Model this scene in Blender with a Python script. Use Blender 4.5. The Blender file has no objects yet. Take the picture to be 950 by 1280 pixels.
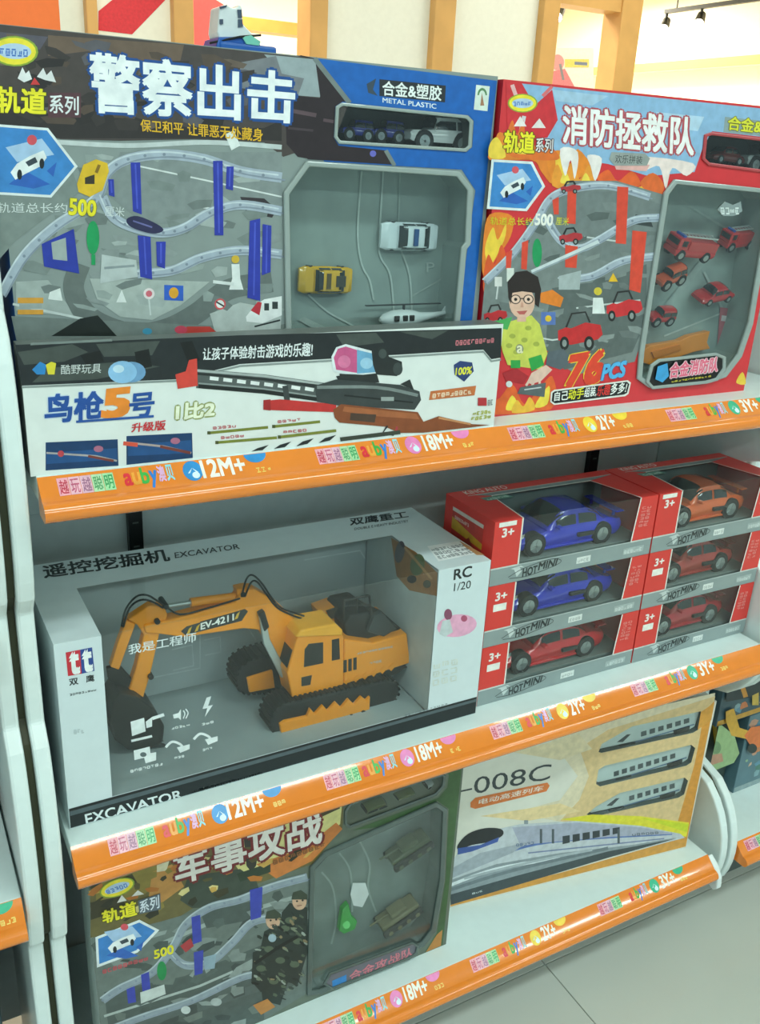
import bpy, bmesh, math, random
from mathutils import Vector, Matrix
from mathutils.geometry import tessellate_polygon
random.seed(7)
scene = bpy.context.scene
C = scene.collection

# ------------------------------------------------------------------ camera
FPX = 1147.12
RM = Matrix(((0.875858, 0.134182, -0.463539), (-0.480076, 0.339793, -0.808744), (0.048988, 0.930879, 0.362028)))
EYE = Vector((0, 0, 1.2))
cd = bpy.data.cameras.new('camera'); cam = bpy.data.objects.new('camera', cd); C.objects.link(cam)
cd.sensor_fit = 'VERTICAL'; cd.sensor_height = 24; cd.lens = 24*FPX/1280; cd.clip_start = 0.02; cd.clip_end = 60
cam.matrix_world = Matrix.Translation(EYE) @ RM.to_4x4()
scene.camera = cam

# ------------------------------------------------------------------ world, lamps, exposure
w = bpy.data.worlds.new('world'); scene.world = w; w.use_nodes = True
w.node_tree.nodes['Background'].inputs[0].default_value = (0.66, 0.94, 1.0, 1)
w.node_tree.nodes['Background'].inputs[1].default_value = 0.52
def lamp(name, loc, sx, sy, power, col, rot=(0, 0, 0)):
    l = bpy.data.lights.new(name, 'AREA'); l.shape = 'RECTANGLE'; l.size = sx; l.size_y = sy; l.energy = power; l.color = col
    o = bpy.data.objects.new(name, l); C.objects.link(o); o.location = loc; o.rotation_euler = rot
    return o
COOL = (0.80, 1.0, 0.985); WARM = (1.0, 0.91, 0.74)
for lx in (-1.0, 0.9, 2.8):
    lamp('ceiling_lamp', (lx, -0.55, 2.72), 1.2, 0.22, 21, COOL)
    lamp('ceiling_lamp', (lx, -2.4, 2.72), 1.2, 0.3, 34, COOL)
for lx, ly, e in ((1.2, 4.6, 130), (4.6, 4.8, 175), (6.0, 7.6, 200), (2.2, 8.0, 175), (3.0, 2.4, 26), (0.6, 2.4, 26)):
    lamp('ceiling_lamp', (lx, ly, 2.72), 1.0, 1.0, e, WARM)
vs = scene.view_settings
vs.view_transform = 'Standard'; vs.look = 'None'; vs.gamma = 1; vs.exposure = -0.14; vs.use_curve_mapping = False

# ------------------------------------------------------------------ materials
def lin(h):
    h = h.lstrip('#'); o = []
    for i in (0, 2, 4):
        v = int(h[i:i+2], 16)/255
        o.append(v/12.92 if v <= .04045 else ((v+.055)/1.055)**2.4)
    return tuple(o)
MC = {}
def M(hexc, rough=.45, metal=0, var=.05, scale=60, bump=0, coat=0, emit=0):
    key = (hexc, rough, metal, var, scale, bump, coat, emit)
    if key in MC: return MC[key]
    m = bpy.data.materials.new('mat_' + hexc.strip('#')); m.use_nodes = True
    nt = m.node_tree; b = nt.nodes['Principled BSDF']; c = lin(hexc)
    b.inputs['Roughness'].default_value = rough; b.inputs['Metallic'].default_value = metal
    b.inputs['Coat Weight'].default_value = coat
    tc = nt.nodes.new('ShaderNodeTexCoord'); nz = nt.nodes.new('ShaderNodeTexNoise')
    nz.inputs['Scale'].default_value = scale; nz.inputs['Detail'].default_value = 3
    nt.links.new(tc.outputs['Object'], nz.inputs['Vector'])
    rp = nt.nodes.new('ShaderNodeValToRGB'); e = rp.color_ramp.elements
    e[0].position = .3; e[1].position = .7
    e[0].color = tuple(max(0, v*(1-var)) for v in c) + (1,); e[1].color = tuple(min(1, v*(1+var)) for v in c) + (1,)
    nt.links.new(nz.outputs['Fac'], rp.inputs['Fac']); nt.links.new(rp.outputs['Color'], b.inputs['Base Color'])
    if bump:
        bp = nt.nodes.new('ShaderNodeBump'); bp.inputs['Strength'].default_value = bump; bp.inputs['Distance'].default_value = .002
        nt.links.new(nz.outputs['Fac'], bp.inputs['Height']); nt.links.new(bp.outputs['Normal'], b.inputs['Normal'])
    if emit:
        b.inputs['Emission Color'].default_value = c + (1,); b.inputs['Emission Strength'].default_value = emit
    MC[key] = m; return m
def mat_clear(name, tint, base, rough):
    m = bpy.data.materials.new(name); m.use_nodes = True; nt = m.node_tree; nt.nodes.clear()
    out = nt.nodes.new('ShaderNodeOutputMaterial'); mx = nt.nodes.new('ShaderNodeMixShader')
    t = nt.nodes.new('ShaderNodeBsdfTransparent'); t.inputs[0].default_value = (*tint, 1)
    g = nt.nodes.new('ShaderNodeBsdfGlossy'); g.inputs['Roughness'].default_value = rough
    lw = nt.nodes.new('ShaderNodeLayerWeight'); lw.inputs[0].default_value = .5
    nz = nt.nodes.new('ShaderNodeTexNoise'); nz.inputs['Scale'].default_value = 11; nz.inputs['Detail'].default_value = 0
    tc = nt.nodes.new('ShaderNodeTexCoord'); nt.links.new(tc.outputs['Object'], nz.inputs['Vector'])
    bp = nt.nodes.new('ShaderNodeBump'); bp.inputs['Strength'].default_value = .12; bp.inputs['Distance'].default_value = .01
    nt.links.new(nz.outputs['Fac'], bp.inputs['Height']); nt.links.new(bp.outputs['Normal'], g.inputs['Normal'])
    pw = nt.nodes.new('ShaderNodeMath'); pw.operation = 'POWER'; pw.inputs[1].default_value = 4
    nt.links.new(lw.outputs['Facing'], pw.inputs[0])
    ad = nt.nodes.new('ShaderNodeMath'); ad.operation = 'MULTIPLY_ADD'; ad.inputs[1].default_value = .5; ad.inputs[2].default_value = base
    nt.links.new(pw.outputs[0], ad.inputs[0]); nt.links.new(ad.outputs[0], mx.inputs[0])
    df = nt.nodes.new('ShaderNodeBsdfDiffuse'); df.inputs[0].default_value = (.82, .88, .88, 1)      # pale reflection haze put into the film's colour
    md = nt.nodes.new('ShaderNodeMixShader'); md.inputs[0].default_value = .006
    nt.links.new(t.outputs[0], md.inputs[1]); nt.links.new(df.outputs[0], md.inputs[2])
    nt.links.new(md.outputs[0], mx.inputs[1]); nt.links.new(g.outputs[0], mx.inputs[2]); nt.links.new(mx.outputs[0], out.inputs[0])
    return m
PANE = mat_clear('clear_window_film', (.96, .98, .975), .03, .1)
BLISTER = mat_clear('clear_blister_plastic', (.94, .97, .965), .045, .08)

# ------------------------------------------------------------------ mesh helpers
ORG = {}
def pix_dir(px, py): return RM @ Vector((px-475, 640-py, -FPX))
def P(px, py, o, n):            # the point of the plane (o, n) that the photograph shows at this pixel
    d = pix_dir(px, py); return EYE + d*((o-EYE).dot(n)/d.dot(n))
YN = Vector((0, -1, 0))
def PY(px, py, y): return P(px, py, Vector((0, y, 0)), YN)
def PYC(px, py, y, zmin):
    p = PY(px, py, y); p.z = max(p.z, zmin); return p
def PZ(px, py, z): return P(px, py, Vector((0, 0, z)), Vector((0, 0, 1)))
def PX(px, py, x): return P(px, py, Vector((x, 0, 0)), Vector((1, 0, 0)))

class MB:
    def __init__(s): s.v = []; s.f = []; s.m = []
    def add(s, verts, faces, mat=None):
        k = len(s.v); s.v += [Vector(p) for p in verts]
        for f in faces: s.f.append([k+i for i in f]); s.m.append(mat)
        return s
    def box(s, x0, x1, y0, y1, z0, z1, mat=None):
        v = [(x, y, z) for x in (x0, x1) for y in (y0, y1) for z in (z0, z1)]
        return s.add(v, [(0, 1, 3, 2), (4, 6, 7, 5), (0, 4, 5, 1), (2, 3, 7, 6), (0, 2, 6, 4), (1, 5, 7, 3)], mat)
    def prism(s, pts, d, mat=None):       # closed polygon of 3D points extruded by the vector d
        n = len(pts); a = [Vector(p) for p in pts]; b = [p + Vector(d) for p in a]
        tri = tessellate_polygon([a])
        fs = [tuple(t) for t in tri] + [tuple(n+i for i in reversed(t)) for t in tri]
        fs += [(i, (i+1) % n, n+(i+1) % n, n+i) for i in range(n)]
        return s.add(a+b, fs, mat)
    def cyl(s, p0, p1, r0, r1=None, n=16, mat=None):
        p0 = Vector(p0); p1 = Vector(p1); r1 = r0 if r1 is None else r1
        z = (p1-p0).normalized(); x = z.orthogonal().normalized(); y = z.cross(x)
        a = [p0+(x*math.cos(t)+y*math.sin(t))*r0 for t in [2*math.pi*i/n for i in range(n)]]
        b = [p1+(x*math.cos(t)+y*math.sin(t))*r1 for t in [2*math.pi*i/n for i in range(n)]]
        return s.add(a+b, [tuple(range(n-1, -1, -1)), tuple(range(n, 2*n))] + [(i, (i+1) % n, n+(i+1) % n, n+i) for i in range(n)], mat)
    def loft(s, rings, cap=True, mat=None):
        n = len(rings[0]); v = [p for r in rings for p in r]; fs = []
        for k in range(len(rings)-1):
            for i in range(n): fs.append((k*n+i, k*n+(i+1) % n, (k+1)*n+(i+1) % n, (k+1)*n+i))
        if cap: fs += [tuple(range(n-1, -1, -1)), tuple(range((len(rings)-1)*n, len(rings)*n))]
        return s.add(v, fs, mat)
    def tube(s, path, r, n=8, mat=None):
        path = [Vector(p) for p in path]; rings = []; x = None
        for i, p in enumerate(path):
            t = (path[min(i+1, len(path)-1)]-path[max(i-1, 0)]).normalized()
            x = t.orthogonal().normalized() if x is None else (x-t*x.dot(t)).normalized()
            y = t.cross(x); rings.append([p+(x*math.cos(a)+y*math.sin(a))*r for a in [2*math.pi*k/n for k in range(n)]])
        return s.loft(rings, True, mat)
    def ring(s, outer, inner, d, mat=None):   # frame between two loops of equal length, extruded by d
        n = len(outer); o = [Vector(p) for p in outer]; i_ = [Vector(p) for p in inner]; d = Vector(d)
        v = o + i_ + [p+d for p in o] + [p+d for p in i_]; fs = []
        for k in range(n):
            j = (k+1) % n
            fs += [(k, j, n+j, n+k), (2*n+k, 3*n+k, 3*n+j, 2*n+j), (k, 2*n+k, 2*n+j, j), (n+k, n+j, 3*n+j, 3*n+k)]
        return s.add(v, fs, mat)
    def build(s, name, mat=None, parent=None, world=True, smooth=False, bevel=0, fix=True):
        org = ORG.get(parent.name, Vector()) if (parent and world) else Vector()
        me = bpy.data.meshes.new(name); me.from_pydata([p-org for p in s.v], [], s.f)
        slots = []
        for k, m in enumerate(s.m):
            m = m or mat
            if m not in slots: slots.append(m); me.materials.append(m)
            me.polygons[k].material_index = slots.index(m)
        if fix:
            bm = bmesh.new(); bm.from_mesh(me)
            bmesh.ops.remove_doubles(bm, verts=bm.verts, dist=1e-6)
            bmesh.ops.recalc_face_normals(bm, faces=bm.faces)
            if bevel:
                ed = [e for e in bm.edges if len(e.link_faces) == 2 and e.calc_face_angle() > .5]
                bmesh.ops.bevel(bm, geom=ed, offset=bevel, segments=2, profile=.5, affect='EDGES', clamp_overlap=True)
            bm.to_mesh(me); bm.free()
        if smooth:
            for p in me.polygons: p.use_smooth = True
            try: me.set_sharp_from_angle(angle=math.radians(40))
            except Exception: pass
        o = bpy.data.objects.new(name, me); C.objects.link(o)
        if parent: o.parent = parent; ORG[o.name] = ORG.get(parent.name, Vector())
        else: ORG[o.name] = Vector()
        return o
def tag(o, label, cat, group=None, kind=None):
    if label: o['label'] = label
    if cat: o['category'] = cat
    if group: o['group'] = group
    if kind: o['kind'] = kind
    return o
def thing(name, label, cat, loc=(0, 0, 0), group=None, rot=None):
    o = bpy.data.objects.new(name, None); C.objects.link(o); o.location = loc; o.empty_display_size = .02
    if rot is not None: o.rotation_euler = rot
    ORG[o.name] = Vector(loc)
    return tag(o, label, cat, group)
def struct(o): o['kind'] = 'structure'; return o
def cr(pts, n=6, closed=False):            # smooth curve through 2D or 3D points
    pts = [Vector(p) for p in pts]; out = []; N = len(pts)
    for i in range(N if closed else N-1):
        g = (lambda k: pts[k % N]) if closed else (lambda k: pts[max(0, min(N-1, k))])
        a, b, c, d = g(i-1), g(i), g(i+1), g(i+2)
        for j in range(n):
            t = j/n
            out.append(.5*((2*b)+(c-a)*t+(2*a-5*b+4*c-d)*t*t+(3*b-3*c+d-a)*t**3))
    if not closed: out.append(pts[-1])
    return out

# ------------------------------------------------------------------ lettering and print
TXT = {}
def text_mesh(body):
    k = body
    if k in TXT: return TXT[k]
    cu = bpy.data.curves.new('lettering', 'FONT'); cu.body = body; cu.size = 1; cu.resolution_u = 3
    cu.fill_mode = 'FRONT'
    ob = bpy.data.objects.new('lettering', cu); C.objects.link(ob)
    dg = bpy.context.evaluated_depsgraph_get(); ev = ob.evaluated_get(dg); me = ev.to_mesh()
    v = [(p.co.x, p.co.y) for p in me.vertices]; f = [tuple(p.vertices) for p in me.polygons]
    ev.to_mesh_clear(); bpy.data.objects.remove(ob); bpy.data.curves.remove(cu)
    if not v: v = [(0, 0), (1, 0), (1, 1)]; f = [(0, 1, 2)]
    x0 = min(p[0] for p in v); x1 = max(p[0] for p in v); y0 = min(p[1] for p in v); y1 = max(p[1] for p in v)
    v = [((x-x0)/(x1-x0), (y-y0)/(y1-y0)) for x, y in v]
    TXT[k] = (v, f, x1-x0, y1-y0); return TXT[k]
class Art:
    """flat print on one face of a thing; coordinates go through the mapping pm(x, y) -> point on that face"""
    def __init__(s, parent, pm, n, gloss=.38, base=.00025, step=.000018):
        s.parent = parent; s.pm = pm; s.n = Vector(n); s.k = 0; s.gloss = gloss; s.base = base; s.step = step; s.mb = None; s.lay = []
    def begin(s, name, parent=None, join=False): s.end(); s.mb = MB(); s.calls = []; s.join = join; s.name = name; s.par = parent or s.parent; return s
    def end(s):
        # pictures and words that stand apart on the face become parts of their own
        mb = s.mb; s.mb = None
        if not (mb and mb.v): return None
        gr = []                                   # one box for each drawn stroke, word or patch
        for v0, v1, f0, f1 in s.calls:
            pts = mb.v[v0:v1]; gr.append([f0, f1, [min(p[k] for p in pts)-.0022 for k in range(3)], [max(p[k] for p in pts)+.0022 for k in range(3)]])
        n = len(gr); pa = list(range(n))
        def fd(i):
            while pa[i] != i: i = pa[i]
            return i
        for i in range(n):
            for k in range(i):
                if s.join or all(gr[i][2][c] <= gr[k][3][c] and gr[k][2][c] <= gr[i][3][c] for c in range(3)):
                    a, b = fd(i), fd(k)
                    if a != b: pa[max(a, b)] = min(a, b)
        cl = {}
        for i in range(n): cl.setdefault(fd(i), []).append(i)
        o = None
        for mem in cl.values():
            nb = MB(); mp = {}
            for i in mem:
                for fi in range(gr[i][0], gr[i][1]):
                    fc = []
                    for v in mb.f[fi]:
                        if v not in mp: mp[v] = len(nb.v); nb.v.append(mb.v[v])
                        fc.append(mp[v])
                    nb.f.append(fc); nb.m.append(mb.m[fi])
            o = nb.build(s.name, None, s.par, fix=False)
        return o
    def _layer(s, pts, h=0):                  # ink on ink: one layer above whatever print lies underneath
        x0 = min(p[0] for p in pts); x1 = max(p[0] for p in pts); y0 = min(p[1] for p in pts); y1 = max(p[1] for p in pts); L = 0
        for a, b, c, d, t in s.lay:
            if t >= L and a <= x1 and x0 <= b and c <= y1 and y0 <= d: L = t+1
        s.lay.append((x0, x1, y0, y1, L+h)); s.k = L
    def _st(s): return (len(s.mb.v), len(s.mb.f))
    def _rec(s, st): s.calls.append((st[0], len(s.mb.v), st[1], len(s.mb.f)))
    def _p(s, x, y): return s.pm(x, y) + s.n*(s.base+s.k*s.step)
    def mat(s, c): return M(c, s.gloss, var=.10, scale=110) if isinstance(c, str) else c
    def poly(s, pts, c, holes=()):
        st = s._st(); s._layer(pts); lo = [pts]+list(holes); q = [[Vector((p[0], p[1], 0)) for p in l] for l in lo]; tri = tessellate_polygon(q)
        vs_ = [s._p(p[0], p[1]) for l in lo for p in l]; fs = []
        for t in tri:
            a, b, d = (vs_[i] for i in t)
            fs.append(tuple(t) if (b-a).cross(d-a).dot(s.n) > 0 else tuple(reversed(t)))
        s.mb.add(vs_, fs, s.mat(c)); s.k += 1; s._rec(st); return s
    def blob(s, pts, c): return s.poly([(p.x, p.y) for p in cr(pts, 4, True)], c)
    def rect(s, x0, y0, x1, y1, c): return s.poly([(x0, y0), (x1, y0), (x1, y1), (x0, y1)], c)
    def ell(s, cx, cy, rx, ry, c, rot=0, n=20, a0=0, a1=360):
        r = math.radians(rot); pts = []
        m = n if a1-a0 == 360 else n+1
        for i in range(m):
            t = math.radians(a0+(a1-a0)*i/n); x = rx*math.cos(t); y = ry*math.sin(t)
            pts.append((cx+x*math.cos(r)-y*math.sin(r), cy+x*math.sin(r)+y*math.cos(r)))
        return s.poly(pts, c)
    def line(s, pts, wd, c, smooth=0):
        st = s._st(); p = [Vector((q[0], q[1])) for q in pts]
        if smooth: p = cr(p, smooth)
        L = []; Rr = []
        for i in range(len(p)):
            t = (p[min(i+1, len(p)-1)]-p[max(i-1, 0)]); t = t.normalized() if t.length else Vector((1, 0)); nn = Vector((-t.y, t.x))*wd/2
            L.append(p[i]+nn); Rr.append(p[i]-nn)
        s._layer(L+Rr); k = len(p); vs_ = [s._p(q.x, q.y) for q in L+Rr]
        s.mb.add(vs_, [(i, i+1, k+i+1, k+i) for i in range(k-1)], s.mat(c)); s.k += 1; s._rec(st); return s
    def text(s, body, q, c, bold=.0, out=None, ow=0):
        st = s._st(); v, f, ew, eh = text_mesh(body); (ax, ay), (bx, by), (cx, cy), (dx, dy) = q     # TL TR BR BL
        def mp(u, t, ox=0, oy=0):
            x = (ax*(1-u)+bx*u)*t+(dx*(1-u)+cx*u)*(1-t); y = (ay*(1-u)+by*u)*t+(dy*(1-u)+cy*u)*(1-t)
            return s._p(x+ox, y+oy)
        s._layer([(x-ow, y-ow) for x, y in q]+[(x+ow, y+ow) for x, y in q], (5 if out else 0)+(2 if bold else 0))
        if out:
            for a in range(8):
                t = a*math.pi/4
                s.mb.add([mp(u, t2, ow*math.cos(t), ow*math.sin(t)) for u, t2 in v], f, s.mat(out)); s.k += .5
            s.k += 1
        du, dt = bold*.9/ew, bold*.9/eh
        for a, b in (((-1, -1), (1, -1), (1, 1), (-1, 1)) if bold else ()):
            s.mb.add([mp(u+a*du, t+b*dt) for u, t in v], f, s.mat(c)); s.k += .5
        s.mb.add([mp(u, t) for u, t in v], f, s.mat(c)); s.k += 1; s._rec(st); return s
    def speckle(s, box, n, cols, size, rnd, ang=0, inside=None):      # small dabs of a photographic print
        x0, y0, x1, y1 = box
        for i in range(n):
            x = rnd.uniform(x0, x1); y = rnd.uniform(y0, y1)
            if inside and not in_poly(x, y, inside): continue
            a = math.radians(ang+rnd.uniform(-25, 25)); l = size*rnd.uniform(.5, 1.6); h = size*rnd.uniform(.2, .6); ca, sa = math.cos(a), math.sin(a)
            s.poly([(x+u*l*ca-v*h*sa, y+u*l*sa+v*h*ca) for u, v in ((-.5, -.2), (-.1, -.5), (.5, -.3), (.4, .4), (-.3, .5))], rnd.choice(cols))
        return s
    def bars(s, q, n, c, rows=1):            # lettering too small to read
        (ax, ay), (bx, by), (cx, cy), (dx, dy) = q; m = s.mat(c); st = s._st(); s._layer(q)
        def mp(u, t): return s._p((ax*(1-u)+bx*u)*t+(dx*(1-u)+cx*u)*(1-t), (ay*(1-u)+by*u)*t+(dy*(1-u)+cy*u)*(1-t))
        for r in range(rows):
            t0 = r/rows; t1 = (r+.72)/rows
            for i in range(n):
                u0 = i/n; u1 = (i+.78)/n
                for a, b, e, g in ((.1, 1, .0, .2), (0, .28, .24, .74), (.42, .64, .24, .7), (.74, 1, .24, .76), (0, .9, .8, 1)):
                    if random.random() < .2: continue
                    x0 = u0+(u1-u0)*a; x1 = u0+(u1-u0)*b; y0 = t0+(t1-t0)*e; y1 = t0+(t1-t0)*g
                    s.mb.add([mp(x0, y0), mp(x1, y0), mp(x1, y1), mp(x0, y1)], [(0, 1, 2, 3)], m)
        s.k += 1; s._rec(st); return s
def in_poly(x, y, p):
    r = False; n = len(p)
    for i in range(n):
        (x0, y0), (x1, y1) = p[i], p[(i+1) % n]
        if (y0 > y) != (y1 > y) and x < (x1-x0)*(y-y0)/(y1-y0)+x0: r = not r
    return r
def scaled(poly, k, c=None):
    cx = sum(p[0] for p in poly)/len(poly) if c is None else c[0]; cy = sum(p[1] for p in poly)/len(poly) if c is None else c[1]
    return [(cx+(x-cx)*k, cy+(y-cy)*k) for x, y in poly]
def inset(poly, d):
    n = len(poly); ar = sum(poly[i][0]*poly[(i+1) % n][1]-poly[(i+1) % n][0]*poly[i][1] for i in range(n)); sg = 1 if ar > 0 else -1; out = []
    for i in range(n):
        a = Vector(poly[i-1]); b = Vector(poly[i]); c = Vector(poly[(i+1) % n])
        e1 = (b-a).normalized(); e2 = (c-b).normalized(); n1 = Vector((-e1.y, e1.x))*sg; n2 = Vector((-e2.y, e2.x))*sg
        m = (n1+n2); L = m.length
        m = n1 if L < 1e-6 else m/L; k = d/max(.5, m.dot(n1)); q = b+m*k; out.append((q.x, q.y))
    return out

# ------------------------------------------------------------------ the setting
Z1, Z2, Z3 = .9335, .545, .154          # tops of the three shelves
WHITE = M('#e4ebe9', .35, var=.02); BACKP = M('#d8e0df', .5, var=.03); DARK = M('#1c2120', .5); ORANGE = M('#f0872c', .16, var=.03, coat=.5)
TAN = M('#d6a866', .5, var=.08, scale=9); BLACK = M('#141615', .4)
fl = struct(MB().box(-2.5, 7.6, -3.2, 9.5, -.05, -.004).build('floor', M('#b3b6ad', .6)))
tm = None; k = 0
for ix in range(-1, 5):
    for iy in range(-1, 5):
        x = .22+.6*ix; y = -.38+.6*iy
        if tm is None:
            o = MB().box(-.2992, .2992, -.2992, .2992, -.0045, 0).build('tile', M('#c3c6bd', .22, var=.04, scale=3), fl, bevel=.0008); tm = o.data
        else:
            o = bpy.data.objects.new('tile', tm); C.objects.link(o); o.parent = fl
        o.location = (x+.3, y+.3, 0)
struct(MB().box(-2.5, 7.6, -3.2, 9.5, 2.8, 2.85).build('ceiling', M('#efe9d8', .8, var=.02)))
struct(MB().box(7.5, 7.6, -3.2, 9.5, 0, 2.8).build('wall_right', M('#f4efe2', .8, var=.02)))
struct(MB().box(-2.5, 7.5, 9.4, 9.5, 0, 2.8).build('wall_far', M('#f4efe2', .8, var=.02)))
so = struct(MB().box(7.2, 7.5, 1.5, 9.4, 2.13, 2.8).build('trim_1', M('#efe6cc', .7, var=.02)))
MB().box(7.18, 7.2, 1.5, 9.4, 2.11, 2.185).build('cornice', M('#dcc25a', .5), so)
# timber framed partition behind the shelf unit
YW = 3.4
wb = struct(MB().box(-2.5, 3.097, YW+.005, YW+.06, 0, .9).build('wall_back', M('#e8e6da', .6, var=.02)))
def wpanel(name, x0, x1, col, z0=.9, z1=2.8, rough=.5):
    return MB().box(x0, x1, YW+.01, YW+.05, z0, z1).build(name, M(col, rough, var=.02), wb)
wpanel('panel', -2.5, .677, '#ee7a3a'); wpanel('panel', .677, .753, '#e6ebe0'); pr = wpanel('panel', .789, 1.039, '#eef0e4')
wpanel('panel', 1.609, 2.058, '#eef2ea'); wpanel('panel', 2.153, 2.573, '#eef2ea')
for x0, x1 in ((.753, .789), (1.039, 1.109), (1.539, 1.609), (2.058, 2.153), (2.573, 2.655), (2.985, 3.097)):
    MB().box(x0, x1, YW-.03, YW+.09, 0, 2.8).build('post', TAN, wb, bevel=.004)
zt = PY(740, 11, YW).z
MB().box(2.655, 2.985, YW-.02, YW+.08, zt, zt+.12).build('lintel', TAN, wb)
a = Art(wb, lambda x, y: PY(x, y, YW+.01), YN, .5, base=.001).begin('red_stripe')
a.poly([(123, 14), (160, -16), (222, -16), (165, 43), (123, 38)], '#d8343f'); a.end()
# opening in the partition: round pink sign and beam hanging further back
beam = tag(MB().box(1.3, 2.9, 5.0, 5.12, PY(300, 36, 5.0).z, PY(300, 20, 5.0).z).build('wooden_beam', M('#d99a4e', .5, var=.1, scale=8)), 'orange brown wooden beam seen through the partition opening', 'beam')
c0 = PY(268, 72, 4.4)
b_ = MB(); b_.prism([(c0.x+.2*math.cos(t)-.04, 4.4, c0.z+.24*math.sin(t)) for t in [math.pi*2*i/28 for i in range(28)]], (0, .03, 0))
tag(b_.build('round_sign', M('#f2555c', .5)), 'round pink red sign behind the partition opening', 'sign')
# poster with a pink and white figure in the right opening
po = thing('wall_poster', 'white poster with pink figure and yellow caption behind partition', 'poster', PY(715, 100, 4.6))
q = [PY(690, 60, 4.6), PY(742, 60, 4.6), PY(742, 130, 4.6), PY(690, 130, 4.6)]
MB().prism(q, (0, .01, 0)).build('sheet', M('#f6f4ec', .6), po)
a = Art(po, lambda x, y: PY(x, y, 4.6), YN, .6, base=.001).begin('printed_figure')
a.ell(697, 78, 8, 10, '#e7a3a8').poly([(686, 90), (706, 86), (720, 112), (684, 112)], '#e58a94').line([(700, 80), (704, 100)], 3, '#8f8f98').rect(706, 74, 736, 84, '#efd978').line([(718, 79), (734, 80)], 4, '#7d8ba5'); a.end()
# track with spotlights under the ceiling beyond the partition
tr = thing('light_track', 'black ceiling track running along the bright far wall', 'light track', (6.35, 5.9, 2.46))
MB().box(6.33, 6.37, 4.2, 6.62, 2.445, 2.475).build('rail', DARK, tr)
for yy in (4.6, 5.6, 6.5): MB().cyl((6.35, yy, 2.475), (6.35, yy, 2.8), .006).build('rod', DARK, tr)
def spot(px, py, x, lab):
    p = PX(px, py, x); t = thing('track_spotlight', lab, 'spotlight', p, 'track spotlights under the ceiling')
    d = Vector((-.62, -.45, -.64)).normalized()
    MB().cyl(p+Vector((0, 0, .0)), p+Vector((0, 0, .085)), .012).build('stem', DARK, t)
    MB().cyl(p-d*.035, p+d*.08, .035, .045, 18).build('head', BLACK, t)
    MB().cyl(p+d*.078, p+d*.084, .04, .04, 18).build('lamp_face', M('#fff3d6', .4, emit=12), t)
spot(832, 29, 6.35, 'black spotlight on the ceiling track beside the tall right post')
spot(876, 22, 6.35, 'black spotlight on the ceiling track further from the right post')
p_ = PX(700, 14, 5.2)
tr = thing('light_track', 'black ceiling track seen through the opening above the poster', 'light track', (5.2, p_.y, p_.z+.1))
MB().box(5.18, 5.22, p_.y-1.2, p_.y+1.2, p_.z+.085, p_.z+.115).build('rail', DARK, tr)
for dy in (-1, 1): MB().cyl((5.2, p_.y+dy, p_.z+.115), (5.2, p_.y+dy, 2.8), .006).build('rod', DARK, tr)
spot(700, 14, 5.2, 'black spotlight seen through the partition opening above the poster')

# ------------------------------------------------------------------ shelf unit
bp = thing('back_panel', 'grey metal back panel of the shelf unit with black slotted strips', 'shelf panel', (.6, 1.05, 0))
MB().box(.0805, 1.1415, 1.045, 1.06, .05, 1.245).build('sheet', BACKP, bp)
for zz in (.36, .795, 1.1): MB().box(.102, 1.12, 1.0415, 1.046, zz, zz+.13).build('rib', M('#cdd7d7', .5, var=.03), bp, bevel=.002)
slot_me = None
for cx in (.2535, .976):
    st = MB().box(cx-.0085, cx+.0085, 1.034, 1.0445, .1, 1.24).build('slot_strip', BLACK, bp)
    hm = MB()
    for i in range(36): hm.box(cx-.0035, cx+.0035, 1.0335, 1.0345, .12+i*.031, .122+i*.031)
    h = hm.build('slot_edges', M('#5a6361', .4), st); h['kind'] = 'stuff'
for nx, x0, x1, lab in (('r', 1.142, 2.3, 'grey metal back panel of the neighbouring bay past the double end panels'), ('l', -.9, .08, 'grey metal back panel of the bay with lower orange shelves')):
    MB_ = MB().box(x0, x1, 1.045, 1.06, .05, 1.245); tag(MB_.build('back_panel', BACKP), lab, 'shelf panel')
tag(MB().box(-.9, 2.3, 1.0, 1.14, 1.2455, 1.258).build('top_cap', WHITE, bevel=.002), 'white capping board along the top of the shelf unit', 'board')

def panel_outline(base=.879):
    pts = [(1.0445, .0), (.86, .0), (.86, Z3-.075)]
    for zc in (Z3-.015, Z2-.0, Z1-.0):
        n = 14
        for i in range(n+1):
            t = -1+2*i/n
            if zc < .2 and t < -.48: continue
            y = base-(base-.764)*math.sqrt(max(0, 1-t*t)); z = zc+.1356*t
            pts.append((y, z))
    pts += [(base, 1.19), (base+.01, 1.2), (1.0445, 1.2)]
    return pts
def end_panel(x0, x1, lab):
    b = MB(); b.prism([(x0, y, z) for y, z in panel_outline(.879 if x0 > 1 else .797)], (x1-x0, 0, 0))
    o = b.build('end_panel', M('#e0ebe8', .3, var=.02), bevel=.003); tag(o, lab, 'end panel', 'scalloped white end panels'); return o
end_panel(.084, .0995, 'white scalloped end panel beside the boxed toy gun and excavator')
end_panel(.061, .0765, 'white scalloped end panel of the bay with the lower orange shelves')
end_panel(1.122, 1.1375, 'white scalloped end panel beside the boxed toy train')
end_panel(1.1455, 1.161, 'white scalloped end panel of the bay with jungle toy boxes')
def gap_trim(x0, x1, lab):
    b = MB(); b.prism([(x0, y+.012, z) for y, z in panel_outline(.879 if x0 > 1 else .797)[1:-1]] + [(x0, 1.03, 1.19), (x0, 1.03, 0)], (x1-x0, 0, 0))
    tag(b.build('filler_strip', M('#3a3a22', .6)), lab, 'strip')
gap_trim(.0767, .0837, 'dark olive filler strip between the two end panels near the toy gun')
gap_trim(1.1378, 1.1452, 'dark olive filler strip between the two end panels near the toy train')

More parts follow.
